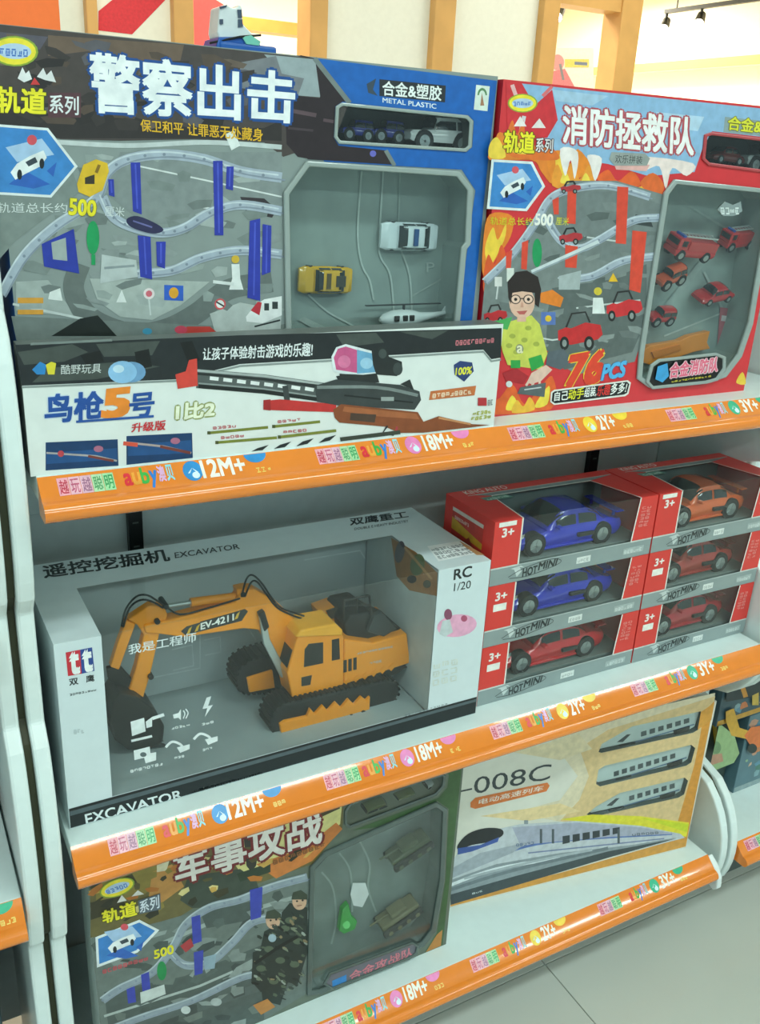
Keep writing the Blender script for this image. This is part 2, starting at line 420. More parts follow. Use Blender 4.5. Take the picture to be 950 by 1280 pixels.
LIP = [(.772, .0), (.7538, -.0160), (.7528, -.0162), (.7490, -.0168), (.7452, -.0190), (.7430, -.0228), (.7426, -.0268), (.7445, -.0308), (.7490, -.0335), (.772, -.0335)]
PAST = ['#f3a9b4', '#f2b9c6', '#e9b7c8', '#b8dcae', '#a6dba3']
def stickers(lip, zt, fx, off=0):
    d0 = Vector((0, .772, 0)); dn = Vector((0, -.0172, .0195)).normalized()
    def pm(x, v): return Vector((x, .772-.0195*v, zt-.0172*v))
    ages = (('12M+', '#2f8fd0', 'blue'), ('18M+', '#ee86c0', 'pink'), ('2Y+', '#f6d23c', 'yellow'), ('3Y+', '#35b58a', 'green'))
    for (age, col, cn), (xt0, xt1, xa0, xa1, xc, xn0, xn1) in zip(ages, [[v+off for v in g] for g in fx]):
        a = Art(lip, pm, dn, .3).begin('age_sticker')
        w5 = (xt1-xt0)/5
        for i, ch in enumerate('越玩越聪明'):
            a.rect(xt0+i*w5, .12, xt0+(i+.96)*w5, .78, PAST[i])
        for i, ch in enumerate('越玩越聪明'):
            a.text(ch, [(xt0+(i+.12)*w5, .2), (xt0+(i+.86)*w5, .2), (xt0+(i+.86)*w5, .72), (xt0+(i+.12)*w5, .72)], ['#c8364e', '#c95a7a', '#a56a8a', '#4c9a62', '#2f9a58'][i], .012)
        wa = (xa1-xa0)/6
        for i, (ch, cc) in enumerate((('a', '#e02f3a'), ('u', '#f2a23a'), ('b', '#3fb04a'), ('y', '#2f7fd0'), ('澳', '#e8b4dc'), ('贝', '#8fdbe6'))):
            hi = .08 if ch in 'b澳贝' else .24; lo = .86 if ch == 'y' else .68
            a.text(ch, [(xa0+(i+.05)*wa, hi), (xa0+(i+.9)*wa, hi), (xa0+(i+.9)*wa, lo), (xa0+(i+.05)*wa, lo)], cc, .03)
        a.ell(xc, .42, .009, .40, col, n=24).line([(xc-.004, .5), (xc, .3), (xc+.004, .5)], .002, '#d9eef4').ell(xc+.002, .6, .0035, .13, '#d9eef4')
        a.text(age, [(xn0, .06), (xn1, .06), (xn1, .74), (xn0, .74)], '#f7f3e6', .03)
        a.ell(xn1+.013, .02, .011, .36, col, a0=0, a1=180).bars([(xn1+.01, .52), (xn1+.025, .52), (xn1+.025, .8), (xn1+.01, .8)], 3, '#f7d76a')
        a.end()
def lx(px, py): return P(px, py, Vector((0, .762, Z1-.009)), Vector((0, -.0172, .0195)).normalized()).x
FX = [tuple(lx(*p) for p in g) for g in (
    ((71, 603), (144, 603), (154, 596), (219, 596), (241, 589), (252, 587), (307, 587)),
    ((395, 568), (448, 568), (451, 563), (502, 563), (516, 556), (529, 554), (567, 554)),
    ((635, 539), (679, 539), (685, 534), (723, 534), (737, 530), (747, 528), (768, 528)),
    ((832, 515), (867, 515), (878, 509), (906, 509), (916, 507), (925, 505), (946, 505)))]
def shelf(x0, x1, zt, lab, fx=None, yback=1.033, brk=True, off=0):
    t = thing('display_shelf', lab, 'shelf', ((x0+x1)/2, .77, zt))
    MB().box(x0, x1, .7725, yback, zt-.022, zt).build('board', M('#dbe9e7', .35, var=.02), t, bevel=.001)
    b = MB(); b.prism([(x0, y, zt+z) for y, z in LIP], (x1-x0, 0, 0)); l = b.build('lip', ORANGE, t, smooth=True)
    if fx: stickers(l, zt, fx, off)
    for xe in ((x0+.004, x1-.008) if brk else ()):
        b = MB(); b.prism([(xe, .80, zt-.023), (xe, 1.03, zt-.023), (xe, 1.03, zt-.075)], (.004, 0, 0)); b.build('bracket', WHITE, t)
    return t
shelf(.1085, 1.112, Z1, 'top white shelf with orange lip carrying the police and fire sets', FX)
shelf(.1085, 1.112, Z2, 'middle white shelf with orange lip carrying excavator and car boxes', FX, off=.02)
s3 = shelf(.1085, 1.098, Z3, 'bottom white shelf with orange lip carrying the boxed toy train', FX, brk=False, off=.03)
# rounded white bracket cap at the open end of the bottom lip
b = MB(); b.prism([(1.0985, y, z) for y, z in ((.772, Z3-.002), (.755, Z3-.014), (.744, Z3-.03), (.742, Z3-.048), (.75, Z3-.056), (.765, Z3-.05), (.775, Z3-.03))], (.011, 0, 0)); b.build('end_cap', WHITE, s3, bevel=.002)
shift = 1.165-.1085
shelf(1.165, 2.2, Z3, 'bottom white shelf with orange lip carrying jungle toy boxes', [tuple(v+shift for v in g) for g in FX], brk=False)
shelf(1.165, 2.2, Z2, 'middle white shelf of the bay past the double end panels', None)
shelf(-.9, .0585, .502, 'white shelf with orange lip carrying a small red carton', [tuple(v-.9585 for v in g) for g in FX])
shelf(-.9, .0585, .792, 'white shelf with orange lip above the small red carton', None)
for x0, x1, lab in ((.1, 1.122, 'grey kick plate under the bottom shelf of the toy train'), (1.161, 2.2, 'grey kick plate under the bottom shelf of the jungle boxes'), (-.9, .061, 'grey kick plate under the bay with lower orange shelves')):
    tag(MB().box(x0, x1, .835, .85, 0, Z3-.023 if x0 > 0 else .12).build('kick_plate', M('#5c6460', .6)), lab, 'kick plate')
# slivers of goods in the bay on the other side of the end panels
cb = thing('storage_crate', 'dark grey plastic crate under the lower orange shelf', 'crate', (-.2, .95, .13))
MB().box(-.5, .03, .86, 1.03, .13, .44).build('body', M('#56686c', .45), cb, bevel=.006)
MB().box(-.505, .035, .853, .87, .4, .425).build('rim', M('#6b7d80', .45), cb, bevel=.003)
rb = thing('red_carton', 'small red carton on the lower orange lipped shelf', 'carton', (-.1, .84, .502))
MB().box(-.3, .012, .82, .95, .5025, .545).build('body', M('#c8283c', .4), rb, bevel=.002); MB().box(-.302, .014, .818, .952, .545, .552).build('lid', M('#d8dcda', .4), rb, bevel=.002)

# ------------------------------------------------------------------ window cartons of the track sets
def carton(t, x0, x1, y0, y1, z0, z1, holes, front, side, name='carton'):
    outer = [Vector((x0, y0, z0)), Vector((x1, y0, z0)), Vector((x1, y0, z1)), Vector((x0, y0, z1))]
    loops = [outer] + [[PY(px, py, y0) for px, py in h] for h in holes]
    flat = [p for l in loops for p in l]
    b = MB(); b.add(flat, [tuple(f) for f in tessellate_polygon([[Vector((p.x, p.z, 0)) for p in l] for l in loops])], front)
    v = [(x, y, z) for x in (x0, x1) for y in (y0, y1) for z in (z0, z1)]
    b.add(v, [(0, 1, 3, 2), (4, 6, 7, 5), (2, 3, 7, 6), (0, 2, 6, 4), (1, 5, 7, 3)], side)
    return b.build(name, side, t)
def recess(t, hole, y0, dep, mat, name='tray'):
    a = [PY(px, py, y0+.0005) for px, py in hole]; n = len(a); d = Vector((0, dep, 0)); b = MB()
    b.add(a+[p+d for p in a], [(i, (i+1) % n, n+(i+1) % n, n+i) for i in range(n)])
    b.add([p+d for p in a], [tuple(f) for f in tessellate_polygon([[Vector((p.x, p.z, 0)) for p in a]])])
    return b.build(name, mat, t)
def rim(t, outer, inner, y0, th, mat, name='window_rim', bevel=.0012):
    return MB().ring([PY(*p, y0-th) for p in outer], [PY(*p, y0-th) for p in inner], (0, th, 0)).build(name, mat, t, bevel=bevel)
def pane(t, poly, y, name='window_film', mat=None):
    a = [PY(px, py, y) for px, py in poly]
    return MB().prism(a, (0, .0006, 0)).build(name, mat or PANE, t)
RIMG = M('#9aa5a1', .25, var=.03, coat=.3)
def hexa(a, pts, blue='#3f86c9'):
    a.begin('hexagon_inset').poly(pts, '#dfe6e6').poly(inset(pts, 3.2), blue)
    xs = [p[0] for p in pts]; ys = [p[1] for p in pts]; cx = sum(xs)/len(xs); cy = sum(ys)/len(ys); w_ = max(xs)-min(xs); h_ = max(ys)-min(ys)
    f = lambda u, v: (cx+u*w_, cy+v*h_+ .0)
    a.poly([f(-.3, .3), f(-.1, .12), f(.2, .3), f(.0, .36)], '#2f63b8').poly([f(-.34, -.2), f(.1, -.32), f(.25, -.1), f(-.2, .0)], '#a9c6e4')
    a.poly([f(-.28, .14), f(-.2, .02), f(-.05, -.08), f(.12, -.16), f(.16, -.06), f(.08, .06), f(-.1, .16), f(-.22, .24)], '#e8ecec').poly([f(-.1, .0), f(.02, -.07), f(.05, .0), f(-.06, .06)], '#3b4750').ell(*f(-.17, .17), .03*w_, .07*h_, '#20262a').ell(*f(.1, .02), .03*w_, .07*h_, '#20262a')
    a.ell(*f(-.02, -.3), .06*w_, .07*h_, '#d9545f').poly([f(.16, .12), f(.28, .0), f(.24, .2)], '#2f63b8'); a.end()
def tracks(a, paths, wd, c0='#a6b2bf', c1='#c6d0d6'):
    for p in paths:
        a.line(p, wd, c0, 6).line([(x-wd*.32, y-wd*.25) for x, y in p], wd*.16, c1, 6).line([(x+wd*.32, y+wd*.25) for x, y in p], wd*.16, '#8792a0', 6)
        q = cr([Vector(v) for v in p], 4)
        for i in range(0, len(q)-1, 2): a.ell(q[i].x, q[i].y, wd*.16, wd*.16, '#7f8b99', n=6)
def logo_oval(a, cx, cy, rx, ry, rot=0):
    a.begin('brand_oval').ell(cx, cy, rx*1.1, ry*1.12, '#8fa83a', rot).ell(cx, cy, rx, ry, '#f2de3a', rot).ell(cx, cy, rx*.78, ry*.58, '#b8cfe6', rot)
    c = math.cos(math.radians(rot)); s_ = math.sin(math.radians(rot)); f = lambda u, v: (cx+u*rx*c-v*ry*s_, cy+u*rx*s_+v*ry*c)
    a.bars([f(-.68, -.38), f(.68, -.38), f(.68, .38), f(-.68, .38)], 5, '#3f6fc0'); a.end()

# ---- police set
YP = .812; zt = 1.277
police = thing('police_track_set', 'blue boxed police track playset with white police car in its window', 'toy box', (.34, .85, Z1))
HW1 = [(420, 133), (428, 128), (585, 144), (592, 151), (590, 184), (583, 190), (424, 180), (418, 172)]
HW2 = [(384, 201), (575, 214), (592, 236), (589, 306), (584, 312), (575, 410), (570, 468), (563, 476), (366, 488), (359, 480), (355, 241)]
carton(police, .109, .572, YP, .888, Z1, zt, [inset(HW1, 2), inset(HW2, 3)], M('#8a9592', .38, var=.04), M('#1d62b0', .4))
TRAYM = M('#93a19c', .5, var=.14, scale=22)
recess(police, inset(HW1, 2), YP, .05, M('#4c5450', .5)); recess(police, inset(HW2, 3), YP, .042, TRAYM)
rim(police, HW1, inset(HW1, 4.5), YP, .002, RIMG); rim(police, HW2, inset(HW2, 7), YP, .0035, RIMG)
pane(police, inset(HW1, 4.5), YP-.0005); pane(police, inset(HW2, 7), YP-.001, 'window_film', BLISTER)
a = Art(police, lambda x, y: PYC(x, y, YP, Z1+.001), YN)
BL = '#1b62b4'
a.begin('sky_print', join=True).poly([(-6, 30), (394, 73), (436, 128), (418, 175), (354, 196), (330, 178), (243, 174), (150, 176), (76, 174), (-6, 155)], '#4b4340')
a.poly([(60, 44), (230, 56), (222, 90), (110, 64), (60, 70)], '#6d5a4c').poly([(0, 40), (60, 46), (50, 62), (-4, 60)], '#5a5662').poly([(330, 68), (392, 74), (430, 124), (356, 118), (352, 92)], '#9aa6aa').poly([(300, 78), (345, 70), (352, 92), (380, 98), (372, 120), (300, 110)], '#7c7f84').poly([(-6, 130), (110, 128), (180, 150), (240, 160), (330, 160), (352, 150), (352, 176), (243, 173), (76, 173), (-6, 154)], '#332e2d')
a.poly([(356, 130), (372, 120), (410, 124), (420, 140), (418, 176), (440, 184), (470, 188), (482, 205), (384, 198), (372, 196), (358, 180)], '#2e2428').line([(362, 138), (416, 148)], 5, '#5d4a50').line([(360, 160), (418, 166)], 3, '#473b40').ell(466, 190, 5, 5, '#6a6ac0').ell(414, 134, 4, 3, '#b7606a').speckle((0, 48, 350, 160), 60, ('#57493f', '#3c3634', '#6a5b50', '#5d5a60', '#2f2b2a'), 30, random.Random(11), 6, [(0, 42), (340, 78), (345, 150), (150, 165), (0, 145)]).end()
a.begin('blue_print').poly([(392, 72.5), (621, 101), (610, 200), (600, 300), (586, 440), (578, 505), (560, 508), (560, 486), (594, 238), (577, 212), (405, 202), (398, 185), (412, 120)], BL, [HW1])
a.poly([(394, 76), (436, 128), (428, 127), (419, 133), (417, 172), (423, 182), (482, 188), (492, 206), (384, 199), (400, 120)], '#2e2428').line([(404, 150), (417, 152)], 4, '#5d4a50').ell(466, 192, 4, 4, '#6a6ac0').line([(393, 73), (437, 129)], 6, '#77817f').line([(482, 188), (493, 207)], 5, '#77817f')
a.poly([(376, 56.0+13), (393, 73), (389, 73), (372, 70)], '#3b2f2c').end()
a.begin('road_print', join=True).line([(-6, 174), (76, 178), (160, 182), (260, 178), (352, 184)], 6, '#c4cccb', 5)
a.poly([(-6, 178), (80, 186), (100, 240), (60, 270), (20, 300), (-6, 330)], '#7f8a86').poly([(150, 190), (352, 190), (354, 270), (300, 250), (230, 280), (180, 280), (130, 240)], '#848e8d')
a.line([(175, 208), (260, 226), (352, 246)], 2, '#d7dddb').line([(240, 256), (268, 262)], 2.5, '#d7dddb').poly([(300, 246), (330, 248), (346, 262), (340, 272), (308, 266)], '#3a3438')
a.line([(100, 330), (92, 362), (112, 396), (160, 416), (205, 412), (245, 392), (285, 362), (340, 352)], 26, '#68716e', 6).poly([(112, 348), (190, 350), (262, 352), (225, 382), (190, 400), (150, 396), (122, 376)], '#a9b3ae')
a.poly([(20, 352), (60, 350), (84, 380), (92, 396), (20, 388)], '#a2aca8').line([(16, 380), (120, 402), (200, 416)], 3, '#c9d1ce')
a.poly([(14, 395), (330, 410), (360, 404), (360, 470), (30, 470)], '#737d79').poly([(64, 420), (100, 398), (122, 394), (146, 420)], '#1f2522').poly([(262, 392), (300, 378), (352, 388), (350, 420), (270, 420)], '#b6beba').speckle((5, 190, 345, 400), 70, ('#7c8784', '#949f9b', '#8b9593', '#717b79', '#a3adaa'), 26, random.Random(12), 8, [(12, 330), (120, 190), (345, 195), (345, 385), (20, 390)]).end()
a.begin('track_print')
tracks(a, [[(2, 368), (30, 320), (70, 282), (118, 250), (134, 216), (160, 199), (205, 193), (255, 199), (300, 214), (352, 222)]], 13)
tracks(a, [[(128, 246), (142, 272), (172, 286), (204, 291), (232, 284), (262, 266), (300, 256), (352, 264)], [(172, 342), (215, 338), (252, 322), (300, 313), (352, 318)]], 12)
for q in ([(163, 203), (175, 203), (177, 268), (166, 264)], [(266, 201), (278, 201), (279, 294), (268, 294)], [(283, 208), (292, 208), (291, 238), (282, 236)], [(172, 294), (188, 296), (190, 349), (175, 346)], [(195, 302), (207, 302), (206, 336), (196, 332)], [(312, 276), (325, 273), (325, 376), (309, 372)], [(328, 280), (339, 282), (338, 340), (327, 344)], [(135, 224), (142, 224), (143, 246), (136, 244)]):
    a.poly(q, '#2f3ba6').line([((q[0][0]+q[1][0])/2, q[0][1]+2), ((q[3][0]+q[2][0])/2, q[3][1]-3)], 2, '#4a58c4')
a.poly([(52, 305), (92, 286), (99, 342), (55, 333)], '#2a3aa0').poly([(64, 303), (82, 297), (84, 326), (66, 324)], '#9ea9a6').ell(116, 297, 8, 21, '#1e9a5a').rect(114, 318, 119, 331, '#1e9a5a')
a.poly([(127, 318), (170, 325), (172, 346), (125, 354)], '#b7c0bf').line([(130, 335), (168, 332)], 3, '#8d989b').end()
a.begin('little_picture')
a.poly([(104, 206), (120, 199), (134, 204), (136, 214), (128, 238), (112, 246), (98, 240), (96, 230)], '#e0b62a').poly([(106, 222), (118, 218), (118, 230), (106, 230)], '#3a3326').line([(124, 206), (120, 216)], 4, '#8a6a1e')
a.poly([(205, 356), (229, 357), (229, 376), (205, 375)], '#2f5fc0').ell(217, 366, 6, 7, '#e0a02a').ell(186, 367, 7, 7, '#e8dcdc').ell(186, 367, 4, 4, '#d76a78').line([(186, 374), (188, 394)], 2, '#c7cfcc').ell(275, 380, 7, 7, '#d8555a').ell(275, 380, 5, 5, '#e8e8e4').line([(270, 377), (280, 383)], 2, '#3a3a3a')
a.ell(294, 324, 5, 5, '#d6b03a').poly([(289, 330), (299, 330), (300, 348), (304, 362), (286, 362), (290, 348)], '#e4e8e6').line([(266, 352), (292, 355)], 4, '#d7dcda')
a.rect(22, 372, 54, 379, '#d89a3a').rect(24, 380, 52, 386, '#9aa3a0').rect(22, 387, 54, 393, '#d89a3a').poly([(62, 365), (75, 360), (78, 376), (60, 374)], '#dfe4e1').poly([(145, 378), (152, 362), (158, 378)], '#dfe4e1')
a.poly([(307, 396), (318, 382), (330, 374), (352, 370), (352, 394), (328, 404), (308, 402)], '#e6e8e6').poly([(313, 388), (322, 377), (327, 378), (324, 394)], '#c2303c').rect(330, 379, 336, 388, '#333b3b').rect(340, 377, 347, 386, '#333b3b').line([(318, 408), (350, 400)], 2, '#2d3333')
a.poly([(222, 416), (234, 408), (262, 408), (272, 416), (262, 420), (228, 420)], '#c04038').ell(184, 414, 6, 4, '#3f8fae').ell(226, 412, 8, 5, '#c7455a').end()
a.begin('tape_piece').poly([(281, 168), (292, 163), (300, 182), (289, 188)], '#dfe4e2').end()
a.begin('little_car_picture').blob([(158, 274), (172, 270), (196, 280), (204, 288), (190, 292), (164, 284)], '#2f2e52').line([(166, 276), (190, 284)], 2, '#6a6aa0').end()
hexa(a, [(-6, 155), (60, 160), (97, 208), (64, 247), (-6, 243)])
a.begin('title_lettering').text('警察出击', [(112, 66), (368, 92), (366, 153), (115, 139)], '#f2f6f8', .022, '#1f4f94', 5.5).text('警察出击', [(112, 66), (368, 92), (366, 153), (115, 139)], '#f2f6f8', .028)
a.text('保卫和平 让罪恶无处藏身', [(175, 149), (328, 161), (328, 177), (176, 164)], '#e9b62c', .015).end()
a.begin('series_lettering').text('轨道', [(-6, 108), (57, 112), (57, 143), (-6, 140)], '#f3e62e', .03, '#4a4a10', 2).rect(60, 116, 101, 147, '#5a3a40').text('系列', [(62, 118), (98, 121), (98, 144), (62, 141)], '#e6eaea', .015)
a.poly([(22, 98), (28, 84), (32, 92), (36, 88), (40, 99), (30, 103)], '#e4e4e4').poly([(46, 96), (54, 85), (58, 94), (64, 88), (70, 103), (56, 100)], '#e4e4e4').poly([(38, 106), (43, 97), (50, 106)], '#d23c3c')
a.text('轨道总长约', [(-4, 253), (84, 254), (84, 266), (-4, 266)], '#d5dcda', 0).text('500', [(87, 248), (120, 251), (119, 270), (86, 268)], '#f0e02c', .03, '#7d7a20', 1.5).text('厘米', [(131, 257), (156, 259), (155, 271), (131, 270)], '#d5dcda', 0).end()
logo_oval(a, 18, 64, 27, 17, 3)
a.begin('material_label').poly([(474, 99), (557, 107), (556, 128), (474, 120)], '#2b2f33').poly([(458, 105), (470, 98), (466, 112), (472, 120), (460, 116)], '#3b4a58').text('合金&塑胶', [(478, 101), (552, 108), (551, 126), (478, 119)], '#eef2f0', .02).text('METAL PLASTIC', [(478, 122), (545, 130), (545, 136), (478, 128)], '#dfe8ee', .015).end()
a.begin('approval_sticker').poly([(595, 106), (612, 108), (609, 139), (592, 137)], '#dde8dc').ell(602.5, 119, 6, 9, '#5c8a5c', 0, 20, 180, 360).ell(602.5, 120, 4, 7, '#dde8dc').poly([(600, 132), (602, 116), (605, 132)], '#a87a5a').end()
b = Art(police, lambda x, y: PY(x, y, YP+.0415), YN, .5).begin('road_card')
b.line([(452, 214), (447, 290), (452, 330), (462, 350), (467, 375)], 2.2, '#b9c4bf', 5).line([(479, 214), (474, 300), (476, 322), (488, 345), (493, 400)], 2.2, '#b9c4bf', 5).line([(500, 310), (512, 345), (515, 400)], 2.2, '#b9c4bf', 5).line([(515, 370), (575, 335)], 1.8, '#a9b4af').line([(385, 368), (410, 390), (445, 410), (460, 430)], 2.2, '#b9c4bf', 5).line([(500, 216), (498, 280)], 1.5, '#9fada7').text('P', [(533, 328), (543, 328), (543, 340), (533, 340)], '#b0bbb6', 0).poly([(372, 400), (380, 396), (430, 420), (415, 424)], '#a6b1ac').end()

# ---- fire rescue set
YF = .806
fire = thing('fire_rescue_set', 'red boxed fire rescue track playset printed with a boy in glasses', 'toy box', (.8, .84, Z1))
FW1 = [(881, 168), (890, 165), (975, 175), (980, 182), (976, 214), (970, 218), (886, 207), (878, 199)]
FW2 = [(844, 224), (960, 236), (968, 250), (942, 405), (928, 446), (908, 472), (892, 477), (812, 485), (797, 474), (800, 440), (831, 241)]
fx1 = PY(930, 486, YF).x
carton(fire, .5745, fx1, YF, .884, Z1, 1.2745, [inset(FW1, 2), inset(FW2, 3)], M('#d8353b', .36, var=.04), M('#c3222c', .4))
recess(fire, inset(FW1, 2), YF, .05, M('#4c5450', .5)); recess(fire, inset(FW2, 3), YF, .042, TRAYM)
rim(fire, FW1, inset(FW1, 4), YF, .002, M('#b8474c', .3)); rim(fire, FW2, inset(FW2, 6), YF, .0035, RIMG)
pane(fire, inset(FW1, 4), YF-.0005); pane(fire, inset(FW2, 6), YF-.001, 'window_film', BLISTER)
a = Art(fire, lambda x, y: PYC(x, y, YF, Z1+.001), YN)
a.begin('sky_print', join=True).poly([(648, 104), (994, 140), (982, 196), (960, 172), (890, 164), (878, 185), (868, 215), (810, 220), (760, 205), (700, 196), (674, 165), (652, 138)], '#8fb6d8').poly([(820, 140), (880, 146), (872, 164), (830, 158)], '#b4cfe4').poly([(690, 112), (760, 120), (740, 132), (695, 126)], '#a8c6de')
a.poly([(632, 102), (652, 104), (668, 132), (690, 112), (697, 150), (684, 172), (652, 176), (634, 160)], '#d4323a').line([(640, 106), (650, 135)], 5, '#e8b4b4').line([(655, 145), (650, 168)], 5, '#d8d0d4').line([(678, 120), (690, 108)], 4, '#e07070').end()
a.begin('flame_print')
for q, c in (([(625, 165), (650, 180), (690, 190), (700, 215), (690, 230), (676, 214), (664, 200), (612, 200), (618, 180)], '#e8842e'), ([(684, 196), (700, 188), (712, 205), (722, 186), (740, 215), (700, 226), (688, 220)], '#ee8a2a'), ([(694, 200), (702, 194), (708, 214), (698, 220)], '#f5c842'), ([(612, 180), (622, 172), (632, 196), (612, 197)], '#f2cf48'), ([(604, 300), (612, 268), (640, 270), (638, 296), (622, 320), (604, 345)], '#e9822a'), ([(606, 310), (616, 284), (622, 300), (632, 280), (630, 300), (612, 332)], '#f4cd44'), ([(790, 240), (808, 232), (826, 248), (815, 262), (796, 256)], '#f1b83a'), ([(592, 515), (606, 470), (620, 500), (640, 480), (655, 505), (672, 488), (690, 470), (688, 512)], '#e8642c'), ([(632, 512), (640, 494), (648, 510)], '#f6d84a'), ([(668, 508), (686, 482), (684, 505)], '#f6d84a'), ([(920, 478), (928, 465), (932, 480)], '#f0c640')):
    a.blob(q, c)
for q, c in (([(632, 176), (640, 150), (646, 168), (654, 150), (660, 178), (690, 186), (696, 200), (640, 196)], '#e8742c'), ([(690, 232), (696, 205), (706, 222), (716, 200), (724, 224), (736, 206), (744, 228), (720, 236)], '#ef9a34'), ([(700, 228), (706, 214), (712, 228)], '#f6d652'), ([(726, 230), (732, 216), (738, 230)], '#f6d652'), ([(604, 346), (610, 318), (618, 330), (626, 306), (632, 322), (622, 344), (606, 366)], '#e05a2a'), ([(746, 224), (760, 212), (772, 226), (790, 214), (800, 232), (770, 232)], '#e8642c'), ([(640, 516), (646, 500), (654, 508), (662, 496), (668, 512)], '#f0b83c'), ([(800, 230), (816, 216), (830, 232), (822, 246)], '#e46a30'), ([(640, 190), (650, 178), (660, 192)], '#f4cf48')): a.blob(q, c)
a.blob([(700, 186), (722, 190), (718, 224), (713, 200), (706, 220)], '#f0e6e2').blob([(734, 194), (752, 198), (744, 226), (738, 208)], '#f0e6e2').blob([(800, 196), (866, 204), (858, 220), (840, 210), (832, 236), (824, 208), (806, 212)], '#f0dcd6').poly([(766, 202), (812, 206), (808, 214), (770, 212)], '#e6b0aa').end()
a.begin('road_print', join=True).poly([(606, 352), (640, 318), (668, 276), (690, 240), (716, 226), (770, 226), (832, 244), (826, 290), (812, 380), (802, 425), (793, 452), (720, 468), (700, 455), (686, 440), (640, 405), (601, 402)], '#7a8482')
a.poly([(700, 238), (790, 240), (826, 256), (822, 300), (770, 330), (700, 312), (684, 280)], '#737d7c').poly([(690, 360), (760, 350), (808, 330), (808, 400), (790, 440), (705, 462), (682, 436), (684, 390)], '#5d6765').line([(610, 410), (690, 425), (740, 418)], 2, '#c8d0cd').line([(720, 385), (800, 375)], 2, '#c2cac7').line([(730, 296), (775, 302)], 2, '#c8d0cd').poly([(794, 268), (812, 272), (816, 284), (792, 280)], '#3b4242').speckle((610, 235, 825, 455), 60, ('#6a7472', '#88928f', '#596361', '#7b8583'), 20, random.Random(13), 0, [(615, 350), (700, 240), (822, 255), (795, 445), (700, 450), (640, 400)]).end()
a.begin('track_print')
tracks(a, [[(606, 352), (640, 318), (668, 280), (688, 248), (716, 236), (760, 232), (812, 246)], [(682, 272), (700, 300), (724, 310), (748, 300), (790, 276), (824, 272)], [(700, 350), (740, 345), (778, 326), (822, 320)]], 10)
for q in ([(709, 237), (720, 237), (719, 280), (708, 279)], [(771, 233), (785, 234), (782, 305), (769, 304)], [(790, 288), (808, 290), (800, 366), (786, 362)], [(706, 306), (722, 308), (720, 335), (706, 334)], [(652, 303), (660, 300), (658, 337), (651, 336)], [(632, 316), (640, 312), (638, 336), (632, 336)], [(690, 250), (698, 246), (698, 268), (692, 268)]): a.poly(q, '#df4a34')
a.ell(671, 316, 6, 18, '#1e9458').line([(664, 340), (748, 302)], 5, '#cfd8da').line([(664, 342), (748, 305)], 2, '#93a0a8').poly([(698, 345), (726, 338), (724, 362), (698, 362)], '#a8b3b3').end()
a.begin('vehicle_picture')
def jeep(x0, y0, x1, y1, col):
    w_, h_ = x1-x0, y1-y0; f = lambda u, v: (x0+u*w_, y0+v*h_)
    a.poly([f(.02, .5), f(.2, .42), f(.3, .45), f(.62, .3), f(.95, .36), f(1, .6), f(.9, .72), f(.3, .86), f(.02, .74)], col).line([f(.2, .42), f(.32, .08), f(.62, .04), f(.72, .3)], 2.4, '#2c2c2c').ell(*f(.16, .82), .1*w_, .17*h_, '#1f2222').ell(*f(.16, .82), .05*w_, .09*h_, '#8d9693').ell(*f(.7, .82), .11*w_, .18*h_, '#1f2222').ell(*f(.7, .82), .055*w_, .1*h_, '#8d9693')
jeep(696, 388, 753, 438, '#c92c2e'); jeep(757, 362, 803, 402, '#cf3034'); jeep(604, 380, 634, 405, '#c02a30'); jeep(698, 284, 728, 306, '#b8343a'); jeep(700, 226, 726, 242, '#b8343a')
a.poly([(675, 366), (690, 362), (704, 372), (700, 384), (684, 380), (675, 378)], '#e8832a').rect(676, 390, 694, 406, '#5b78b8').ell(685, 398, 4, 4, '#e8c030').ell(747, 364, 5, 5, '#d8c23a').poly([(741, 372), (753, 372), (756, 392), (740, 392)], '#dfe5e2').poly([(760, 352), (766, 341), (772, 352)], '#e8b82a').rect(618, 346, 627, 358, '#d8d8d4').line([(622, 358), (620, 374)], 2, '#c7ccca').rect(633, 335, 642, 352, '#d8dcd4')
a.poly([(684, 440), (704, 436), (716, 452), (700, 462), (682, 456)], '#5a646c').end()
a.begin('boy_picture', join=True).poly([(622, 412), (636, 402), (664, 394), (674, 405), (684, 442), (676, 462), (634, 456), (628, 440)], '#cfd25a').poly([(616, 402), (640, 396), (634, 412), (622, 410)], '#4aa85a')
for q in ((640, 420), (660, 410), (670, 430), (645, 440), (655, 425), (636, 432)): a.ell(*q, 4, 3, '#a9b04a')
a.poly([(660, 448), (676, 443), (680, 456), (664, 464)], '#2fa048').rect(638, 450, 650, 460, '#2fa048').ell(649, 436, 5, 6, '#8a8f70').text('a', [(646, 432), (653, 432), (653, 441), (646, 441)], '#e9e6c0', .02)
a.ell(652, 378, 16, 20, '#e6bba4').poly([(635, 372), (634, 352), (644, 340), (658, 338), (672, 346), (676, 362), (673, 384), (668, 380), (668, 366), (652, 364), (640, 366), (638, 380)], '#2c2220')
for ex in (644, 660):
    a.ell(ex, 374, 6.5, 6, '#4b3b38').ell(ex, 374, 5.2, 4.8, '#e9c4b0').ell(ex, 374, 2, 2, '#2a201e')
a.line([(650, 373), (654, 373)], 1.4, '#4b3b38').poly([(651, 378), (653, 378), (654, 384), (650, 384)], '#d79f8a').poly([(645, 389), (659, 388), (655, 393), (649, 393)], '#c0605c').rect(646, 396, 657, 402, '#e0b29c')
a.poly([(664, 466), (682, 456), (690, 462), (676, 476), (664, 480), (658, 478)], '#e6c0b0').line([(662, 474), (657, 482)], 3, '#e6c0b0').line([(668, 474), (664, 484)], 3, '#e6c0b0').line([(674, 472), (674, 484)], 3, '#e6c0b0')
